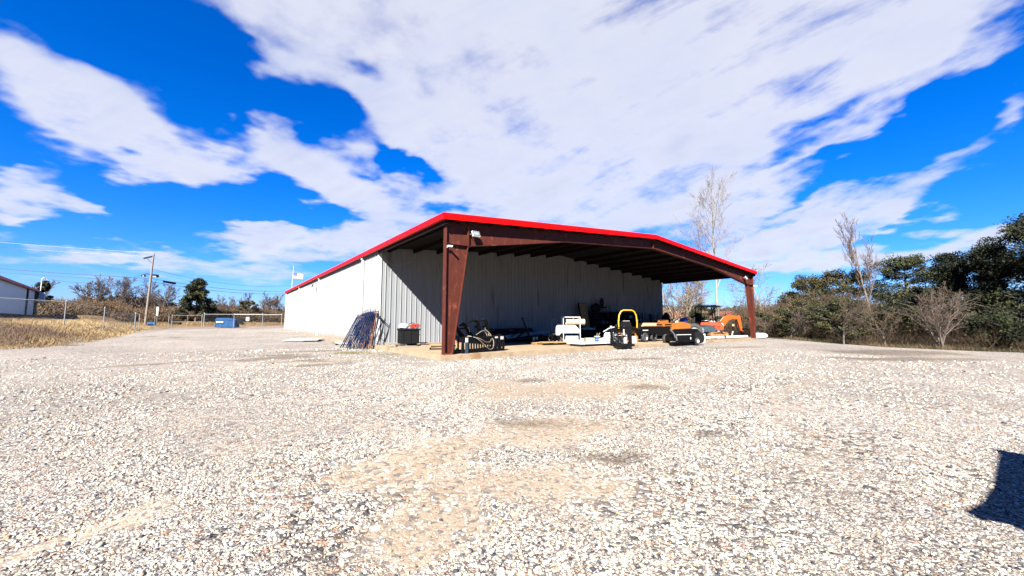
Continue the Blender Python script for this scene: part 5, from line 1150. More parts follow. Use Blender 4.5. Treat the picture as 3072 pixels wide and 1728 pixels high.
# tractor wheel and grey hub machine
t = thing('tractor_tyre', 'big worn tractor tyre standing between the sweeper and the excavator', 'tyre', (23.1, 2.5, S), 0)
tw = wheel(t, (0, 0, .60), .60, .42, (.75, .75, 0), M['galv'], 'tyre')
mb = MB()
for k in range(22):
    a_ = k / 22 * 2 * pi; ax_ = Vector((.707, .707, 0)); n_ = Vector((-.707, .707, 0)); q_ = (n_ * cos(a_) + Vector((0, 0, 1)) * sin(a_))
    mb.bar(Vector((0, 0, .6)) + q_ * .6 - ax_ * .2 * (1 if k % 2 else -1), Vector((0, 0, .6)) + q_ * .6 + ax_ * .02, .05, .06)
mb.build('tread_lug', M['rubber'], t)
t = thing('engine_unit', 'grey engine casting on a stand left of the excavator', 'engine', (24.5, 3.1, S), -.5); mb = MB(); mb.box(-.55, .6, -.3, .3, .35, .85); mb.build('block', M['galv'], t, bevel=.08); mb = MB(); mb.cyl((-.2, -.32, .62), (-.2, -.45, .62), .24, 20); mb.build('flywheel', M['galv'], t, smooth=True)
mb = MB(); mb.cyl((.35, 0, .85), (.35, 0, 1.0), .2, 14); mb.box(-.5, .1, -.2, .2, .851, .95); mb.build('rocker_cover', M['darkblue'], t)
mb = MB(); mb.box(-.5, .5, -.3, .3, 0, .34); mb.build('stand', M['black'], t)
pallet(22.0, 1.0, S, -.5, 1.3, .9, 'muddy pallet beside the long white pipe', 'wood', n=5)
t = thing('timber_block', 'stack of short timber offcuts on the slab left of the excavator', 'timber', (22.6, 1.75, S), -.4)
for k in range(4):
    for j in range(2): mb = MB(); mb.box(-.36 + .37 * j, -.02 + .37 * j, -.2, .2, .1 * k, .1 * k + .09, rot=(0, 0, rr.uniform(-.1, .1))); mb.build('offcut', M['mud'], t, bevel=.008)
t = thing('white_pipe', 'long white plastic pipe lying along the slab edge in front of the excavator', 'pipe', (0, 0, 0)); mb = MB(); mb.cyl((20.9, .75, S + .12), (27.5, .45, S + .12), .115, 16); mb.build('pipe_body', M['film'], t, smooth=True)
mb = MB(); mb.cyl((20.7, .76, S + .12), (21.1, .742, S + .12), .14, 16); mb.build('socket', M['film'], t, smooth=True)
mb = MB(); mb.blob((23.9, .48, S + .2), .1, 2, .3, (1.4, .6, .7), 2); tag(mb.build('leaf_clump', mat('dark_leaf', (.03, .06, .02))), 'dark green leaf clump caught on the long white pipe', 'leaves')
t = thing('wrapped_roll', 'white wrapped roll lying beyond the far right column', 'roll', (30.3, .5, gzf(30.3, .5) + .24), -.64); mb = MB(); mb.lathe([(.12, -.55), (.24, -.55), (.26, -.4), (.24, .35), (.14, .55), (0, .6)], axis='x', n=22); mb.build('wrap', M['film'], t, smooth=True)
mb = MB(); mb.cyl((-.54, 0, 0), (-.2, 0, 0), .118, 14); mb.build('core', M['darkblue'], t)

# mini excavator
X = thing('mini_excavator', 'orange-red mini excavator with a black canopy, boom reaching to the far right column', 'excavator', (26.35, 3.0, S), -YAW)
def trk(cx_, cy_, rz_, L, w_):
    Rm = Matrix.Rotation(rz_, 4, 'Z'); Tm = Matrix.Translation((cx_, cy_, 0)) @ Rm
    def tr(mb_): mb_.v = [tuple(Tm @ Vector(p)) for p in mb_.v]; return mb_
    rr_ = .21; prof = []
    for k in range(9): a_ = pi / 2 + pi * k / 8; prof.append((-L / 2 + rr_ * cos(a_), .22 + rr_ * sin(a_)))
    for k in range(9): a_ = -pi / 2 + pi * k / 8; prof.append((L / 2 + rr_ * cos(a_), .22 + rr_ * sin(a_)))
    inn = [(x * .93, .22 + (z - .22) * .72) for x, z in prof]; n = len(prof)
    mb_ = MB(); V = [(x, -w_ / 2, z) for x, z in prof] + [(x, w_ / 2, z) for x, z in prof] + [(x, -w_ / 2, z) for x, z in inn] + [(x, w_ / 2, z) for x, z in inn]
    F = []
    for i in range(n):
        j = (i + 1) % n; F += [(i, j, n + j, n + i), (2 * n + i, 3 * n + i, 3 * n + j, 2 * n + j), (i, 2 * n + i, 2 * n + j, j), (n + i, n + j, 3 * n + j, 3 * n + i)]
    mb_.add(V, F)
    # grouser bars
    per = []
    for i in range(n): per.append((Vector((prof[i][0], 0, prof[i][1])), Vector((prof[(i + 1) % n][0], 0, prof[(i + 1) % n][1]))))
    for (p, q_) in per:
        m_ = max(1, int((q_ - p).length / .13))
        for k in range(m_):
            c_ = p.lerp(q_, (k + .5) / m_); o_ = (c_ - Vector((max(-L / 2, min(L / 2, c_.x)), 0, .22))).normalized() * .02; mb_.bar(c_ + o_ + Vector((0, -w_ / 2, 0)), c_ + o_ + Vector((0, w_ / 2, 0)), .04, .035)
    t_ = tr(mb_).build('track', M['mud'], X)
    mb_ = MB()
    for k in range(5): x = -L / 2 + .02 + (L - .04) * k / 4; r_ = .16 if k in (0, 4) else .08; z = .22 if k in (0, 4) else .12; mb_.cyl((x, -w_ / 2 + .02, z), (x, w_ / 2 - .02, z), r_, 14)
    mb_.box(-L / 2 + .1, L / 2 - .1, -w_ * .3, w_ * .3, .16, .3); tr(mb_).build('roller', M['mud'], t_)
trk(.62, -.42, .30, 1.45, .32); trk(-.55, .55, .30, 1.45, .32)
mb = MB(); mb.box(-.6, .7, -.4, .5, .2, .42, rot=(0, 0, .3), piv=(0, 0, .3)); mb.cyl((.05, 0, .42), (.05, 0, .56), .42, 24); mb.build('undercarriage', M['black'], X)
mb = MB(); mb.bar((-1.35, -.25, .12), (-1.2, .9, .12), .05, .3); mb.bar((-1.3, .2, .2), (-.5, .1, .3), .1, .1); mb.bar((-1.28, .6, .2), (-.5, .5, .3), .1, .1); mb.build('dozer_blade', M['black'], X)
# house
mb = MB(); mb.prism([(-.98, .52), (-1.02, .9), (-.25, .98), (.28, .88), (.34, .6), (.28, .45), (-.6, .45)], -.72, .72); mb.build('counterweight', M['darkblue'], X, bevel=.04)
mb = MB(); mb.prism([(-.93, 1.0), (-.95, 1.28), (.62, 1.26), (.9, 1.12), (.98, .78), (.9, .62), (.36, .62), (.24, .92), (-.25, 1.0)], -.74, .74); mb.build('body_panel', M['exred'], X, bevel=.04)
mb = MB(); mb.box(.3, .95, -.70, .70, .50, .615); mb.build('side_bumper', M['darkblue'], X, bevel=.04)
mb = MB(); mb.box(.38, .62, -.748, -.7415, .90, .95); mb.box(.42, .6, -.748, -.7415, .80, .84); mb.box(.1, .3, -.748, -.7415, .98, 1.02); mb.build('vent_slot', M['black'], X)
mb = MB(); mb.box(.42, .62, -.71, -.7015, .52, .56); mb.build('decal', M['white'], X)
mb = MB(); mb.box(-.86, -.1, -.3, .35, 1.29, 1.45); mb.build('seat_base', M['black'], X, bevel=.03)
mb = MB(); mb.prism([(-.90, 1.45), (-.92, 2.08), (-.78, 2.08), (-.45, 1.6), (-.2, 1.52), (-.15, 1.42)], -.28, .28); mb.build('seat', M['black_dull'], X, bevel=.04)
mb = MB(); mb.box(-.86, -.38, -.72, -.70, 1.40, 1.46); mb.build('side_plate', M['white'], X)
for (x, y) in ((.05, -.3), (.12, -.1)): mb = MB(); mb.cyl((x, y, 1.28), (x - .03, y, 1.72), .016, 8); mb.blob((x - .03, y, 1.76), .04, 1); mb.build('lever', M['white'], X, smooth=True)
mb = MB(); mb.blob((.25, -.3, 1.32), .2, 2, .1, (1.3, 1, .5)); mb.build('fuel_cover', M['film'], X, smooth=True)
for (xa, ya_) in ((-.80, -.56), (-.80, .46)):
    mb = MB(); mb.tube([(xa, ya_, 1.25), (xa, ya_, 2.45), (xa + .06, ya_, 2.56), (xa + .2, ya_, 2.6)], .05, 8); mb.build('canopy_post', M['black'], X, smooth=True)
for (xa, ya_) in ((.08, -.56), (.82, .46)):
    mb = MB(); mb.tube([(xa + .12, ya_, 1.25), (xa, ya_, 2.56)], .045, 8); mb.build('canopy_post', M['black'], X, smooth=True)
mb = MB(); mb.tube([(.84, -.1, 1.2), (.84, -.1, 2.35), (.76, -.1, 2.55), (.6, -.1, 2.6)], .03, 8); mb.build('canopy_post', M['darkblue'], X, smooth=True)
mb = MB(); mb.prism([(-.72, 2.56), (-.66, 2.68), (.2, 2.72), (.84, 2.66), (.9, 2.56)], -.6, .5); mb.build('canopy_roof', M['darkblue'], X, bevel=.03)
# boom, stick, bucket
bo = [(.92, .62), (.86, .92), (1.25, 1.42), (1.5, 1.78), (1.72, 1.90), (2.1, 1.88), (2.55, 1.78), (2.62, 1.62), (2.5, 1.52), (2.05, 1.56), (1.72, 1.42), (1.45, 1.1), (1.12, .66)]
mb = MB(); mb.prism(bo, -.13, .13); mb.build('boom', M['exorange'], X, bevel=.02)
mb = MB(); mb.cyl((1.05, 0, 1.35), (1.6, 0, 1.95), .055, 12); mb.build('boom_cylinder', M['amber'], X, smooth=True)
mb = MB(); mb.box(.82, 1.1, -.17, .17, .55, .98); mb.build('swing_bracket', M['exred'], X, bevel=.02)
mb = MB(); mb.blob((1.12, -.16, 1.05), .13, 2, .1, (1, .4, 1.1)); mb.build('boom_lamp', M['film'], X, smooth=True)
mb = MB(); mb.prism([(2.46, 1.72), (2.66, 1.86), (2.86, 1.72), (2.84, 1.2), (2.86, .62), (2.74, .55), (2.66, .9), (2.5, 1.5)], -.10, .10); mb.build('stick', M['exorange'], X, bevel=.02)
mb = MB(); mb.cyl((2.42, 0, 1.55), (2.42, 0, .95), .05, 12); mb.cyl((2.42, 0, .95), (2.6, 0, .55), .028, 10); mb.build('bucket_cylinder', M['black'], X, smooth=True)
mb = MB(); bk = [(2.78, .58), (3.22, .62), (3.34, .42), (3.30, .1), (3.05, -.02), (2.98, .0), (3.16, .14), (3.18, .38), (2.9, .4)]
mb.prism(bk, -.24, .24); mb.prism([(2.9, .42), (3.18, .42), (3.2, .1), (3.05, .0)], -.25, -.235); mb.prism([(2.9, .42), (3.18, .42), (3.2, .1), (3.05, .0)], .235, .25); mb.build('bucket', M['amber'], X)
for k in range(4): mb = MB(); y = -.19 + .127 * k; mb.bar((3.02, y, .02), (2.9, y, .03), .05, .03); mb.build('bucket_tooth', M['galv'], X)
t = thing('ram_post', 'short tan post with a hose coil standing by the excavator track', 'post', (27.9, 1.8, S), 0); mb = MB(); mb.cyl((0, 0, 0), (.12, -.08, .55), .06, 10); mb.build('stake', M['cream'], t, smooth=True)
mb = MB(); mb.cyl((.12, -.08, .55), (.15, -.1, .95), .08, 10); mb.build('sleeve', M['black'], t, smooth=True); mb = MB(); mb.cyl((.15, -.1, .95), (.17, -.11, 1.1), .1, 10); mb.build('cap', M['cream'], t, smooth=True)
t = thing('black_tarp_heap', 'low black heap of rubber matting between the excavator boom and the column', 'matting', (29.0, 1.9, .12)); mb = MB(); mb.blob((0, 0, .1), .7, 3, .12, (1.5, .8, .55), 6, flat=-.0); mb.build('matting', M['black_dull'], t, smooth=True)
t = thing('parked_trailer', 'low white trailer glimpsed under the trees behind the left bare sapling', 'trailer', (47.5, -1.5, gzf(47.5, -1.5)), .9)
mb = MB(); mb.box(-2.6, 2.6, -1, 1, .55, 1.25); mb.build('box_body', M['film'], t, bevel=.04); mb = MB(); mb.box(-2.62, 2.62, -1.02, 1.02, .42, .5); mb.build('frame_rail', M['black'], t)
for x in (-.5, .6): wheel(t, (x, -1.0, .36), .36, .22, (0, 1, 0), M['galv'])
# white vehicle parked beyond the trees
v = thing('parked_trailer', 'long white box trailer seen beyond the far end of the shelter', 'trailer', (45.5, 18.0, 0), -.55)
v.location.z = gzf(45.5, 18)
mb = MB(); mb.box(-4.5, 4.5, -1.1, 1.1, .75, 2.3); mb.build('box_body', M['film'], v, bevel=.05)
mb = MB(); mb.box(-4.52, 4.52, -1.12, -1.105, 1.5, 1.55); mb.build('rub_rail', M['black'], v)
for x in (-2.8, -1.8, 2.5): wheel(v, (x, -1.0, .4), .4, .25, (0, 1, 0), M['galv'])
h = thing('brick_building', 'low red brick building with a pale front beyond the trailer', 'building', (62, 27, gzf(62, 27)), -.5)
mb = MB(); mb.box(-9, 9, -5, 5, 0, 3.0); mb.build('wall', M['cream'], h); mb = MB(); mb.prism([(-9.5, 3.0), (-9.5, 3.15), (-8.0, 4.4), (8, 4.4), (9.5, 3.15), (9.5, 3.0)], -5.5, 5.5); mb.build('roof', mat('russet_roof', (.26, .07, .04), .8, var=.2), h)
for x in (-6, -2, 2, 6): mb = MB(); mb.box(x - .7, x + .7, -5.03, -5.01, 1, 2.2); mb.build('window', M['glass_dark'], h)
# ------------------------------------------------------------------ vegetation
def segmesh(segs, n):
    """segs: array (k,8) p0 p1 r0 r1 -> prisms of n sides"""
    segs = np.asarray(segs, float); k = len(segs); p0, p1 = segs[:, :3], segs[:, 3:6]; r0, r1 = segs[:, 6], segs[:, 7]
    d = p1 - p0; d /= np.maximum(np.linalg.norm(d, axis=1, keepdims=True), 1e-9)
    ref = np.where(np.abs(d[:, 2:3]) < 0.9, np.array([[0, 0, 1.0]]), np.array([[1.0, 0, 0]]))
    a = np.cross(d, ref); a /= np.linalg.norm(a, axis=1, keepdims=True); b = np.cross(a, d)
    an = np.arange(n) * 2 * np.pi / n
    ring = a[:, None] * np.cos(an)[None, :, None] + b[:, None] * np.sin(an)[None, :, None]
    V = np.concatenate([p0[:, None] + ring * r0[:, None, None], p1[:, None] + ring * r1[:, None, None]], 1).reshape(-1, 3)
    i = np.arange(n); j = (i + 1) % n; q = np.stack([i, j, j + n, i + n], 1)
    F = (q[None] + (np.arange(k) * 2 * n)[:, None, None]).reshape(-1, 4)
    return V, F
def grow(rr, H, trunk_r, levels=4, spread=0.7, start=0.3, up=0.25, kids=(9, 6, 5, 4), ratio=(.55, .5, .45, .45), wander=.12, multi=1, lean=(0, 0), tipr=.012):
    T0 = []; T1 = []
    def br(p, d, L, r, lv):
        ns = 7 if lv == 0 else (5 if lv < 3 else 3); pts = [p]; ds = []; q = p
        for i in range(ns):
            d = (d + np.array([rr.gauss(0, wander), rr.gauss(0, wander), rr.gauss(0, wander * .6) + up * (.25 if lv else .05)])); d /= np.linalg.norm(d)
            q2 = q + d * L / ns; ra = r * (1 - .8 * i / ns) if lv else r * (1 - .85 * i / ns); rb = r * (1 - .8 * (i + 1) / ns) if lv else r * (1 - .85 * (i + 1) / ns)
            (T0 if lv <= 1 else T1).append((*q, *q2, max(ra, tipr * .8), max(rb, tipr * .6))); q = q2; pts.append(q); ds.append(d)
        if lv >= levels: return
        nk = kids[min(lv, len(kids) - 1)]
        for k in range(nk):
            t = start + (1 - start) * (k + rr.random()) / nk if lv == 0 else .2 + .8 * (k + rr.random()) / nk
            i = min(ns - 1, int(t * ns)); f = t * ns - i; pp = pts[i] * (1 - f) + pts[i + 1] * f; dd_ = ds[i]
            az = rr.uniform(0, 2 * pi); ref = np.array([cos(az), sin(az), 0]); side = ref - dd_ * ref.dot(dd_); side /= np.linalg.norm(side) + 1e-9
            sp = spread * rr.uniform(.7, 1.25); nd = dd_ * cos(sp) + side * sin(sp)
            LL = L * ratio[min(lv, len(ratio) - 1)] * rr.uniform(.75, 1.2) * (1.0 - .45 * (t if lv == 0 else t * .5)); rad = max(tipr, r * (1 - .8 * t) * .55)
            br(pp, nd, LL, rad, lv + 1)
    for m in range(multi):
        a = 2 * pi * m / multi + rr.uniform(-.4, .4); off = 0 if multi == 1 else .28
        br(np.array([.05 * m, 0, 0.0]), np.array([lean[0] + off * cos(a), lean[1] + off * sin(a), 1.0]), H * (1 if multi == 1 else rr.uniform(.8, 1)), trunk_r, 0)
    return T0, T1
def bare_tree(name, label, x, y, H, seed, mt, mtw, group, **k):
    rr = random.Random(seed); rz = None; away = k.pop('away', False); T0, T1 = grow(rr, H * .82, k.pop('r', H * .016), **k)
    if away: rz = pi / 2 - YAW - atan2(T0[6][4], T0[6][3])
    t = thing(name, label, 'tree', P(x, y, -.1), rr.uniform(0, 6.28) if rz is None else rz, group)
    a, f = segmesh(T0, 7); npmesh('trunk', a, f, mt, t, smooth=True)
    a, f = segmesh(T1, 4); npmesh('crown', a, f, mtw, t)
    return t
def re_tree(src, label, x, y, s, rz):
    c = copy_tree(src); c.location = P(x, y, -.1); c.scale = (s[0], s[0], s[1]); c.rotation_euler.z = rz; c['label'] = label; return c
LG = 'bare trees beyond the road at the left'
b0 = bare_tree('bare_tree', 'wide spreading bare tree with arching limbs left of the pole, leaning left', -33.7, 112.4, 8.6, 3, M['bark'], M['twig'], LG, spread=.75, start=.15, kids=(11, 8, 7, 4), lean=(-.25, 0), tipr=.026, r=.22)
b1 = bare_tree('bare_tree', 'tall bare tree right of the widest spreading one at the left', -31.0, 114, 9.0, 4, M['bark'], M['twig'], LG, spread=.6, start=.2, kids=(12, 8, 6, 4), tipr=.026, r=.2)
b2 = bare_tree('bare_tree', 'round-headed bare tree immediately right of the utility pole', -18.6, 107.5, 10.3, 5, M['bark'], M['twig'], LG, spread=.62, start=.22, kids=(13, 8, 6, 4), tipr=.022, r=.17, multi=2)
b3 = bare_tree('bare_tree', 'slender upright bare tree, last before the warehouse corner', 6.0, 114.1, 7.8, 6, M['bark'], M['twig'], LG, spread=.35, start=.3, kids=(10, 7, 5, 3), tipr=.022, r=.1)
re_tree(b1, 'bare reddish tree rising behind the left building', -43.3, 125.9, (1.0, .92), 1)
re_tree(b2, 'bare tree midway between the spreading trees and the utility pole', -27.2, 113.8, (1.0, .95), 2)
re_tree(b0, 'bare tree partly behind the utility pole', -23.7, 117.5, (.85, .9), 3)
re_tree(b2, 'small bare tree beyond the dumpster lid', -6.2, 123.2, (.7, .78), 4)
re_tree(b1, 'bare tree with forked top above the dark cedar', -2.0, 107.6, (.65, .82), 5)
re_tree(b3, 'first slender bare tree right of the dark cedar', 1.0, 111, (1.3, 1.0), 1)
re_tree(b3, 'second slender bare tree right of the dark cedar', 2.6, 112, (1.2, .95), 2)
re_tree(b3, 'third slender bare tree right of the dark cedar', 4.0, 109.4, (1.2, 1.02), 3)
re_tree(b1, 'low bare tree between the first pine and the dumpster', -9.5, 120, (.75, .62), 2.2)
def leaves(centers, per, size, cr, flat=.7, cols=None, rng=RNG):
    """clumps of small leaf faces"""
    n = len(centers); off = rng.normal(0, 1, (n, per, 3)); off /= np.linalg.norm(off, axis=2, keepdims=True); off *= (rng.random((n, per, 1)) ** .4)
    c = np.asarray(centers); rad = np.asarray(cr).reshape(-1, 1, 1) if np.ndim(cr) else cr
    pos = c[:, None] + off * rad * np.array([1, 1, flat]); pos = pos.reshape(-1, 3); m = len(pos)
    a = rng.normal(0, 1, (m, 3)); a[:, 2] = np.abs(a[:, 2]) * .6 + .1; a /= np.linalg.norm(a, axis=1, keepdims=True); bvec = np.cross(a, rng.normal(0, 1, (m, 3))); bvec /= np.linalg.norm(bvec, axis=1, keepdims=True) + 1e-9
    s = size * rng.uniform(.6, 1.4, (m, 1)); w = s * .33
    V = np.stack([pos - bvec * w, pos + bvec * w, pos + a * s], 1).reshape(-1, 3); F = np.arange(m * 3).reshape(-1, 3)
    cc = cols[rng.integers(0, len(cols), n)] if cols is not None else np.full((n, 3), .1)
    C = np.repeat(np.repeat(cc, per, 0) * rng.uniform(.7, 1.3, (n * per, 1)), 3, 0)
    return V, F, C
DG = np.array([(.022, .030, .014), (.030, .040, .016), (.045, .056, .02), (.075, .080, .026), (.012, .020, .011)])
OG = np.array([(.09, .078, .03), (.13, .10, .04), (.05, .052, .022), (.16, .115, .055)])
def evergreen(name, label, x, y, H, Wd, seed, group, kind='cone', n=420, per=60, size=.16, cols=DG, base=.12, rg=None):
    rg = np.random.default_rng(seed); rr = random.Random(seed); t = thing(name, label, 'tree', P(x, y, -.1), 0, group); seg = []; cs = []; rad = []
    z = 0; 
    for k in range(8): seg.append((.05 * sin(k), .05 * cos(k), H * .95 * k / 8, .05 * sin(k + 1), .05 * cos(k + 1), H * .95 * (k + 1) / 8, H * .02 * (1 - k / 9), H * .02 * (1 - (k + 1) / 9)))
    tot = 0
    while tot < n:
        if kind == 'cone':
            h = base + (1 - base) * rr.random() ** 1.25; prof = (1 - h) ** .8 * (1.0 if h > .3 else .6 + h * 1.3)
        elif kind == 'round':
            h = base + (1 - base) * rr.random() ** .8; u = (h - base) / (1 - base); prof = sqrt(max(0.02, 1 - (2 * u - .9) ** 2 / 1.25))
        else:
            h = base + (1 - base) * rr.random(); u = (h - base) / (1 - base); prof = (.55 + .45 * sin(u * 9 + seed)) * (1 - u ** 3) * .95 + .05
        az = rr.uniform(0, 2 * pi); lim = Wd / 2 * prof * (1 + .28 * sin(3 * az + seed + 6 * h) + .15 * sin(7 * az + 2 * seed))
        # a limb with clumps towards its end
        m = rr.randint(2, 5); z0 = h * H; 
        ex, ey, ez = lim * cos(az), lim * sin(az), z0 + (0.10 if kind != 'cone' else -.05) * lim + .06 * H * (1 - h)
        p_ = (0, 0, max(.2, z0 - .15 * lim)); seg.append((*p_, ex * .92, ey * .92, ez, .035 * H / 8, .012))
        for j in range(m):
            f = rr.uniform(.45, 1.0) ** .7; cs.append((ex * f + rr.gauss(0, .08) * Wd * .3, ey * f + rr.gauss(0, .08) * Wd * .3, p_[2] + (ez - p_[2]) * f + rr.gauss(0, .02) * H)); rad.append(rr.uniform(.55, 1.2) * Wd * .085 * (1.25 if kind == 'round' else 1)); tot += 1
    a, f = segmesh(seg, 6); npmesh('trunk', a, f, M['bark'], t)
    V, F, C = leaves(cs, per, size, np.array(rad), .62, cols, rg); npmesh('crown', V, F, M['attr'], t, C)
    return t
evergreen('pine_tree', 'dark green pine standing alone behind the yard gates', -11.9, 96.2, 9.7, 8.6, 11, None, 'cone', 330, 60, .30, np.concatenate([DG, OG[:1]]), .2)
evergreen('evergreen_tree', 'dark evergreen at the right corner of the left building', -37.6, 109.2, 7.2, 5.0, 12, None, 'lobed', 120, 45, .32, DG)
evergreen('cedar_tree', 'small dark cedar beyond the white notice on the fence', -2.0, 101.4, 5.4, 4.0, 13, None, 'round', 120, 45, .25, np.concatenate([DG, OG]), .05)
t = evergreen('bush', 'small yellow-green bush beyond the fence near the warehouse corner', 4.3, 88, 1.9, 1.4, 14, None, 'round', 30, 30, .16, np.array([(.2, .2, .04), (.14, .15, .04)]), .05)
t['category'] = 'bush'

# stuff: thickets of twigs and dead leaves
def thicket(name, pts, hts, nst, nlf, col, lcol, rs, ls, mat_=None, seed=1, gaps=.3, L=(0.6, 1.8)):
    rg = np.random.default_rng(seed); pts = np.array(pts, float); k = rg.integers(0, len(pts) - 1, nst); f = rg.random(nst)
    def place(n):
        k = rg.integers(0, len(pts) - 1, n); f = rg.random((n, 1)); q = pts[k] * (1 - f) + pts[k + 1] * f
        w = q[:, 2:3]; xy = q[:, :2] + rg.normal(0, 1, (n, 2)) * w; h = q[:, 3]
        hh = h * (.55 + .75 * vnoise(xy[:, 0], xy[:, 1], .35, seed)) ; u = rg.random(n) ** .8
        return np.stack([xy[:, 0], xy[:, 1], gz(xy[:, 0], xy[:, 1]) + u * hh], 1), u
    P0, u = place(nst); d = rg.normal(0, .45, (nst, 3)); d[:, 2] = np.abs(rg.normal(.75, .35, nst)); d /= np.linalg.norm(d, axis=1, keepdims=True)
    Ls = rg.uniform(L[0], L[1], (nst, 1)); P1 = P0 + d * Ls; r = rg.uniform(.5, 1.3, (nst, 1)) * rs
    V, F = segmesh(np.concatenate([P0 - d * Ls * .3, P1, r, r * .5], 1), 3); c = np.asarray(col)[rg.integers(0, len(col), nst)] * rg.uniform(.7, 1.3, (nst, 1)); C = np.repeat(c, 6, 0)
    F1 = np.concatenate([F[:, [0, 1, 2]], F[:, [0, 2, 3]]])
    if nlf:
        Pc, u = place(nlf); V2, F2, C2 = leaves(Pc, 8, ls, ls * 2.2, .8, np.asarray(lcol), rg); F1 = np.concatenate([F1, F2 + len(V)]); V = np.concatenate([V, V2]); C = np.concatenate([C, C2])
    return tag(npmesh(name, V, F1, M['attr'], colors=C), kind='stuff')
BR = [(.14, .09, .055), (.19, .12, .07), (.10, .07, .045), (.24, .16, .10)]
DL = [(.16, .09, .04), (.11, .065, .035), (.06, .055, .025), (.20, .12, .05)]
thicket('brown_thicket', [(-60, 140, 3, 2.6), (-43, 120, 3, 2.6), (-31, 108, 3, 2.7), (-20, 104, 3, 2.5), (-10, 104, 3, 2.5), (0, 106, 3, 2.5), (10, 108, 3, 2.5), (25, 112, 3, 2.5)], None, 26000, 9000, BR, DL, .028, .30, seed=5)
# far wooded ridge
def ridge(name, d0, r0, r1, h, n, cols, sz, seed):
    rg = np.random.default_rng(seed); r = rg.uniform(r0, r1, n); d = d0 + rg.normal(0, 6, n); x = CAM[0] + d * sin(YAW) + r * cos(YAW); y = CAM[1] + d * cos(YAW) - r * sin(YAW)
    z = gz(x, y) + rg.random(n) * h * (.65 + .5 * vnoise(r, r * 0, .06, seed)); V, F, C = leaves(np.stack([x, y, z], 1), 10, sz, sz * 1.6, .8, np.array(cols), rg); return tag(npmesh(name, V, F, M['attr'], colors=C), kind='stuff')
ridge('far_wood', 190, -420, 60, 9.5, 9000, [(.10, .075, .065), (.13, .09, .075), (.07, .06, .05)], 1.3, 3)
ridge('far_wood', 230, 20, 430, 10, 7000, [(.10, .08, .06), (.14, .10, .07), (.05, .06, .035)], 1.5, 4)

# right-hand side
RG_ = 'bare trees beyond the right end of the shelter'
bare_tree('sycamore_tree', 'very tall white-barked sycamore rising above the right end of the roof', 42.4, 9.6, 22.5, 21, M['sycamore'], M['twig_pale'], None, spread=.6, start=.34, up=.3, kids=(17, 8, 6, 4), ratio=(.34, .5, .48, .42), tipr=.009, r=.2, lean=(.01, 0), wander=.05, away=True)
c0 = bare_tree('bare_tree', 'pale forked bare tree seen under the roof beside the shaded wall end', 38.2, 12.8, 9.5, 22, M['bark_pale'], M['twig_pale'], RG_, spread=.6, start=.18, kids=(10, 8, 6, 4), tipr=.014, r=.16, multi=2)
c1 = bare_tree('bare_tree', 'leaning bare tree under the roof between the wall end and the excavator', 37.0, 10.6, 8.5, 23, M['bark_pale'], M['twig_pale'], RG_, spread=.6, start=.2, kids=(10, 8, 6, 4), tipr=.014, r=.14, lean=(-.3, .1))
c2 = bare_tree('bare_tree', 'tangled bare tree directly right of the far right column', 42.5, 4.6, 9.0, 24, M['bark_pale'], M['twig_pale'], RG_, spread=.75, start=.15, kids=(12, 8, 6, 4), tipr=.013, r=.15)
re_tree(c2, 'tangled bare tree behind the sycamore trunk', 45, 13.5, (1.1, 1.0), 2.0)
re_tree(c0, 'bare tree behind the excavator canopy', 41.8, 12.2, (.9, .8), 1.0)
bare_tree('tall_bare_tree', 'tall bare tree with upswept grey limbs above the right-hand evergreens', 41.6, -4.9, 13.2, 25, M['bark'], M['twig'], None, spread=.5, start=.36, up=.6, kids=(13, 7, 6, 3), ratio=(.42, .45, .42, .4), tipr=.010, r=.15, wander=.035, away=True)
s0 = bare_tree('sapling', 'bare many-branched sapling on the yard edge, left one of three', 26.6, -5.9, 3.9, 26, M['bark'], M['twig'], 'bare saplings along the right yard edge', spread=.7, start=.15, kids=(12, 8, 5, 3), tipr=.006, r=.06)
re_tree(s0, 'forked bare sapling on the yard edge, middle one of three', 26.9, -7.9, (1.0, .85), 1.3)
bare_tree('sapling', 'pale multi-stemmed bare sapling on the yard edge before the dark pines', 25.9, -10.3, 3.9, 27, M['bark'], M['twig'], 'bare saplings along the right yard edge', spread=.6, start=.2, kids=(10, 7, 5, 3), tipr=.006, r=.055, multi=4)
re_tree(s0, 'low bare sapling right of the far right column', 33.2, -.8, (1.1, .9), 2.8)
re_tree(s0, 'low bare sapling behind the wrapped white roll', 35.6, 1.3, (1.0, .7), .6)
EG = 'evergreens along the right edge of the yard'
evergreen('evergreen_tree', 'small round evergreen nearest the far right column', 43.6, 2.2, 5.6, 4.2, 31, EG, 'round', 200, 60, .15, np.concatenate([OG, DG]), .1)
evergreen('evergreen_tree', 'broad olive evergreen, left of the tall bare tree', 44.5, .4, 7.4, 5.6, 32, EG, 'round', 330, 60, .15, np.concatenate([OG, DG]), .1)
evergreen('evergreen_tree', 'broad evergreen behind the left bare sapling', 44.0, -2.2, 7.6, 5.6, 33, EG, 'round', 330, 60, .15, np.concatenate([OG, DG]), .1)
evergreen('pine_tree', 'rounded pine standing right of the tall bare tree', 46.0, -6.5, 8.6, 5.6, 34, EG, 'round', 300, 60, .14, DG, .3)
evergreen('evergreen_tree', 'wide low evergreen between the rounded pine and the dark pines', 36.0, -7.8, 5.0, 5.4, 35, EG, 'round', 320, 70, .12, np.concatenate([OG, DG]), .04)
evergreen('pine_tree', 'dark layered pine, left of the three at the right edge', 33.6, -10.3, 7.0, 6.6, 36, EG, 'lobed', 460, 70, .12, DG * .6, .06)
evergreen('pine_tree', 'dark layered pine, middle of the three at the right edge', 32.4, -12.2, 7.4, 6.4, 37, EG, 'lobed', 460, 70, .12, DG * .6, .06)
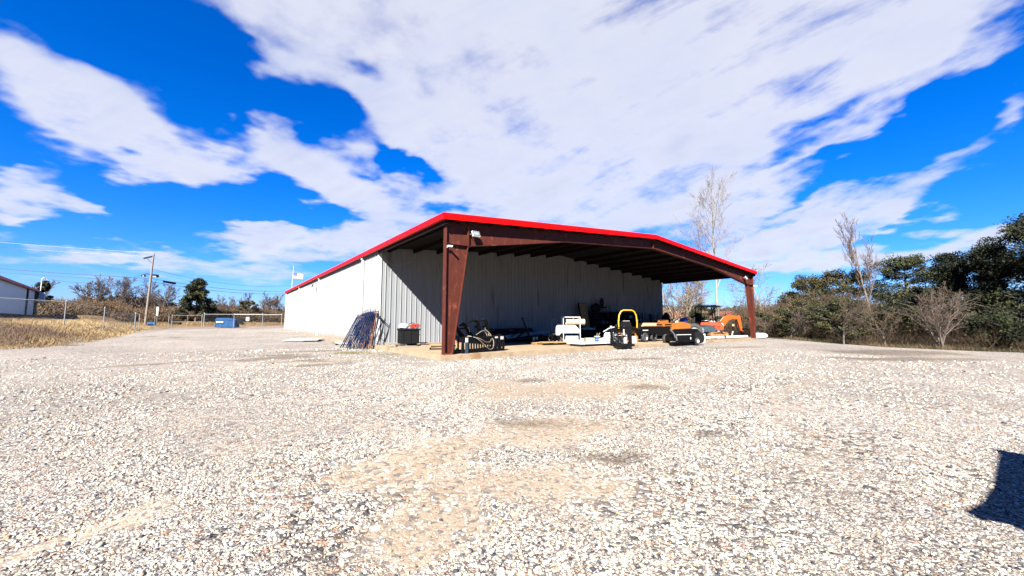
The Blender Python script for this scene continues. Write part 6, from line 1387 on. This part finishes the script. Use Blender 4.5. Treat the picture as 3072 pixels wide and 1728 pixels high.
evergreen('pine_tree', 'tallest dark pine at the right edge of the picture', 31.6, -14.2, 8.9, 7.4, 38, EG, 'lobed', 520, 70, .12, DG * .65, .06)
evergreen('pine_tree', 'dark pine half out of the picture at the right edge', 31.0, -17.2, 8.6, 7.0, 39, EG, 'lobed', 380, 60, .13, DG * .6, .06)
evergreen('pine_tree', 'dark pine filling the gap behind the three at the right edge', 36.5, -14.5, 7.6, 7.5, 45, EG, 'lobed', 420, 60, .13, DG * .6, .04)
evergreen('cedar_tree', 'low dark cedar at the foot of the pines at the right edge', 30.2, -13.2, 3.2, 4.6, 46, EG, 'round', 240, 60, .10, DG * .8, .02)
evergreen('cedar_tree', 'low dark cedar behind the middle bare sapling', 32.5, -4.6, 4.2, 4.6, 40, EG, 'round', 240, 60, .12, np.concatenate([DG, OG[:1]]), .03)
evergreen('cedar_tree', 'low dark cedar behind the left bare sapling', 36.0, -1.0, 4.4, 4.6, 41, EG, 'round', 240, 60, .12, np.concatenate([DG, OG[:2]]), .03)
evergreen('holly_bush', 'dark glossy bush between the excavator boom and the column', 36.4, 8.2, 3.6, 3.4, 42, None, 'round', 130, 50, .14, DG, .03)
evergreen('holly_bush', 'dark glossy bush just right of the far right column', 36.6, 2.9, 3.0, 2.6, 43, None, 'round', 110, 50, .13, DG, .03)
for o_ in [o_ for o_ in COL.objects if o_.name.startswith('holly_bush')]: o_['category'] = 'bush'
thicket('undergrowth', [(37, 16, 1.2, 1.2), (37.5, 9, 1.4, 1.6), (37.5, 2, 1.2, 1.9), (35.5, -3.2, 1.0, 1.3), (31.5, -7.0, 1.0, 1.0), (29.6, -11, .9, 1.0), (29.6, -14, .9, 1.4), (30, -19, 1, 1.4)], None, 13000, 4500, [(.09, .06, .035), (.06, .042, .03), (.13, .09, .05)], [(.05, .035, .02), (.03, .035, .015), (.09, .06, .03)], .009, .09, seed=7, L=(.4, 1.2))
thicket('undergrowth', [(56, 30, 2.5, 2.0), (54, 14, 2.5, 2.6), (55, 4, 2.5, 3.6), (56, -8, 2.5, 3.0), (45, -18, 2.5, 2.6)], None, 14000, 7000, BR, DL, .02, .2, seed=8, L=(.6, 2.2))
thicket('scrub', [(41, 6, 1.5, 4.2), (40.5, 2, 1.5, 4.4), (40.5, -1.5, 1.3, 4.2), (38.5, -5, 1.2, 3.6), (34, -8.5, 1.0, 2.6)], None, 9000, 600, [(.16, .11, .07), (.22, .16, .10), (.10, .07, .05)], DL, .008, .09, seed=17, L=(.6, 1.8))
# dry grass on the bank and verges
def grassy(name, n, rng_xy, ht, cols, seed, w=.012, bias=None):
    rg = np.random.default_rng(seed); xy = rng_xy(rg, n); n = len(xy); h = ht * rg.uniform(.4, 1.3, n) * (.4 + 1.1 * vnoise(xy[:, 0], xy[:, 1], .55, seed)); z = gz(xy[:, 0], xy[:, 1])
    a = rg.uniform(0, 6.28, n); d = np.stack([np.cos(a), np.sin(a), 0 * a], 1); ln = rg.normal(0, .35, (n, 2)) * h[:, None]
    p = np.stack([xy[:, 0], xy[:, 1], z - .02], 1); V = np.stack([p - d * w, p + d * w, p + np.stack([ln[:, 0], ln[:, 1], h], 1)], 1).reshape(-1, 3)
    ci = (vnoise(xy[:, 0], xy[:, 1], .25, seed + 5) * .8 + rg.random(n) * .45) if bias is None else bias(xy, rg); cols = np.array(cols); c = cols[np.clip((ci * len(cols)).astype(int), 0, len(cols) - 1)] * rg.uniform(.75, 1.25, (n, 1))
    return tag(npmesh(name, V, np.arange(n * 3).reshape(-1, 3), M['attr'], colors=np.repeat(c, 3, 0)), kind='stuff')
def bank(rg, n):
    y = rg.uniform(14, 66, n) ; x = toe_x(y) - rg.random(n) ** 1.4 * 22 + .6; k = (fbm(x, y, .6, 9) > .25) & (x < toe_x(y) + rg.uniform(-.4, .5, n)); return np.stack([x[k], y[k]], 1)
def bias_bank(xy, rg):
    s_ = toe_x(xy[:, 1]) - xy[:, 0]
    g = np.maximum(sst(26, 34, xy[:, 1]) * (1 - sst(5, 10, s_)), (1 - sst(.3, 1.6, s_)) * .8)
    return np.clip(.24 + g * .6 + (vnoise(xy[:, 0], xy[:, 1], .5, 77) - .5) * .4 + rg.normal(0, .14, len(s_)), 0, .999)
grassy('dry_grass', 110000, bank, .19, [(.11, .08, .07), (.15, .105, .08), (.22, .15, .095), (.32, .215, .11), (.44, .31, .15), (.60, .43, .22)], 51, .014, bias_bank)
def verge(rg, n):
    d = rg.uniform(64, 84, n); r = rg.uniform(-75, -8, n); x = CAM[0] + d * sin(YAW) + r * cos(YAW); y = CAM[1] + d * cos(YAW) - r * sin(YAW); return np.stack([x, y], 1)
grassy('verge_grass', 30000, verge, .3, [(.30, .19, .08), (.42, .28, .12), (.2, .13, .07)], 52, .03)
def redge(rg, n):
    y = rg.uniform(-20, 6, n); x = edge_x(y) + rg.random(n) ** 1.2 * 7 + .1; return np.stack([x, y], 1)
grassy('edge_grass', 45000, redge, .26, [(.05, .045, .025), (.10, .075, .04), (.18, .13, .065), (.04, .04, .02)], 53, .010)
def weeds(rg, n):
    c = np.array([(-1.88, 5.4), (-1.4, 5.0), (-.9, 3.6), (-2.3, 5.7), (-.6, 8.8), (-.5, 8.3), (-14.0, 21), (-13, 26), (-10, 30), (-9.5, 27), (-12, 34)]); k = rg.integers(0, len(c), n); return c[k] + rg.normal(0, .22, (n, 2)) * np.array([1.3, 1])
grassy('weeds', 2600, weeds, .09, [(.10, .14, .03), (.18, .2, .05), (.3, .24, .1)], 54, .008)
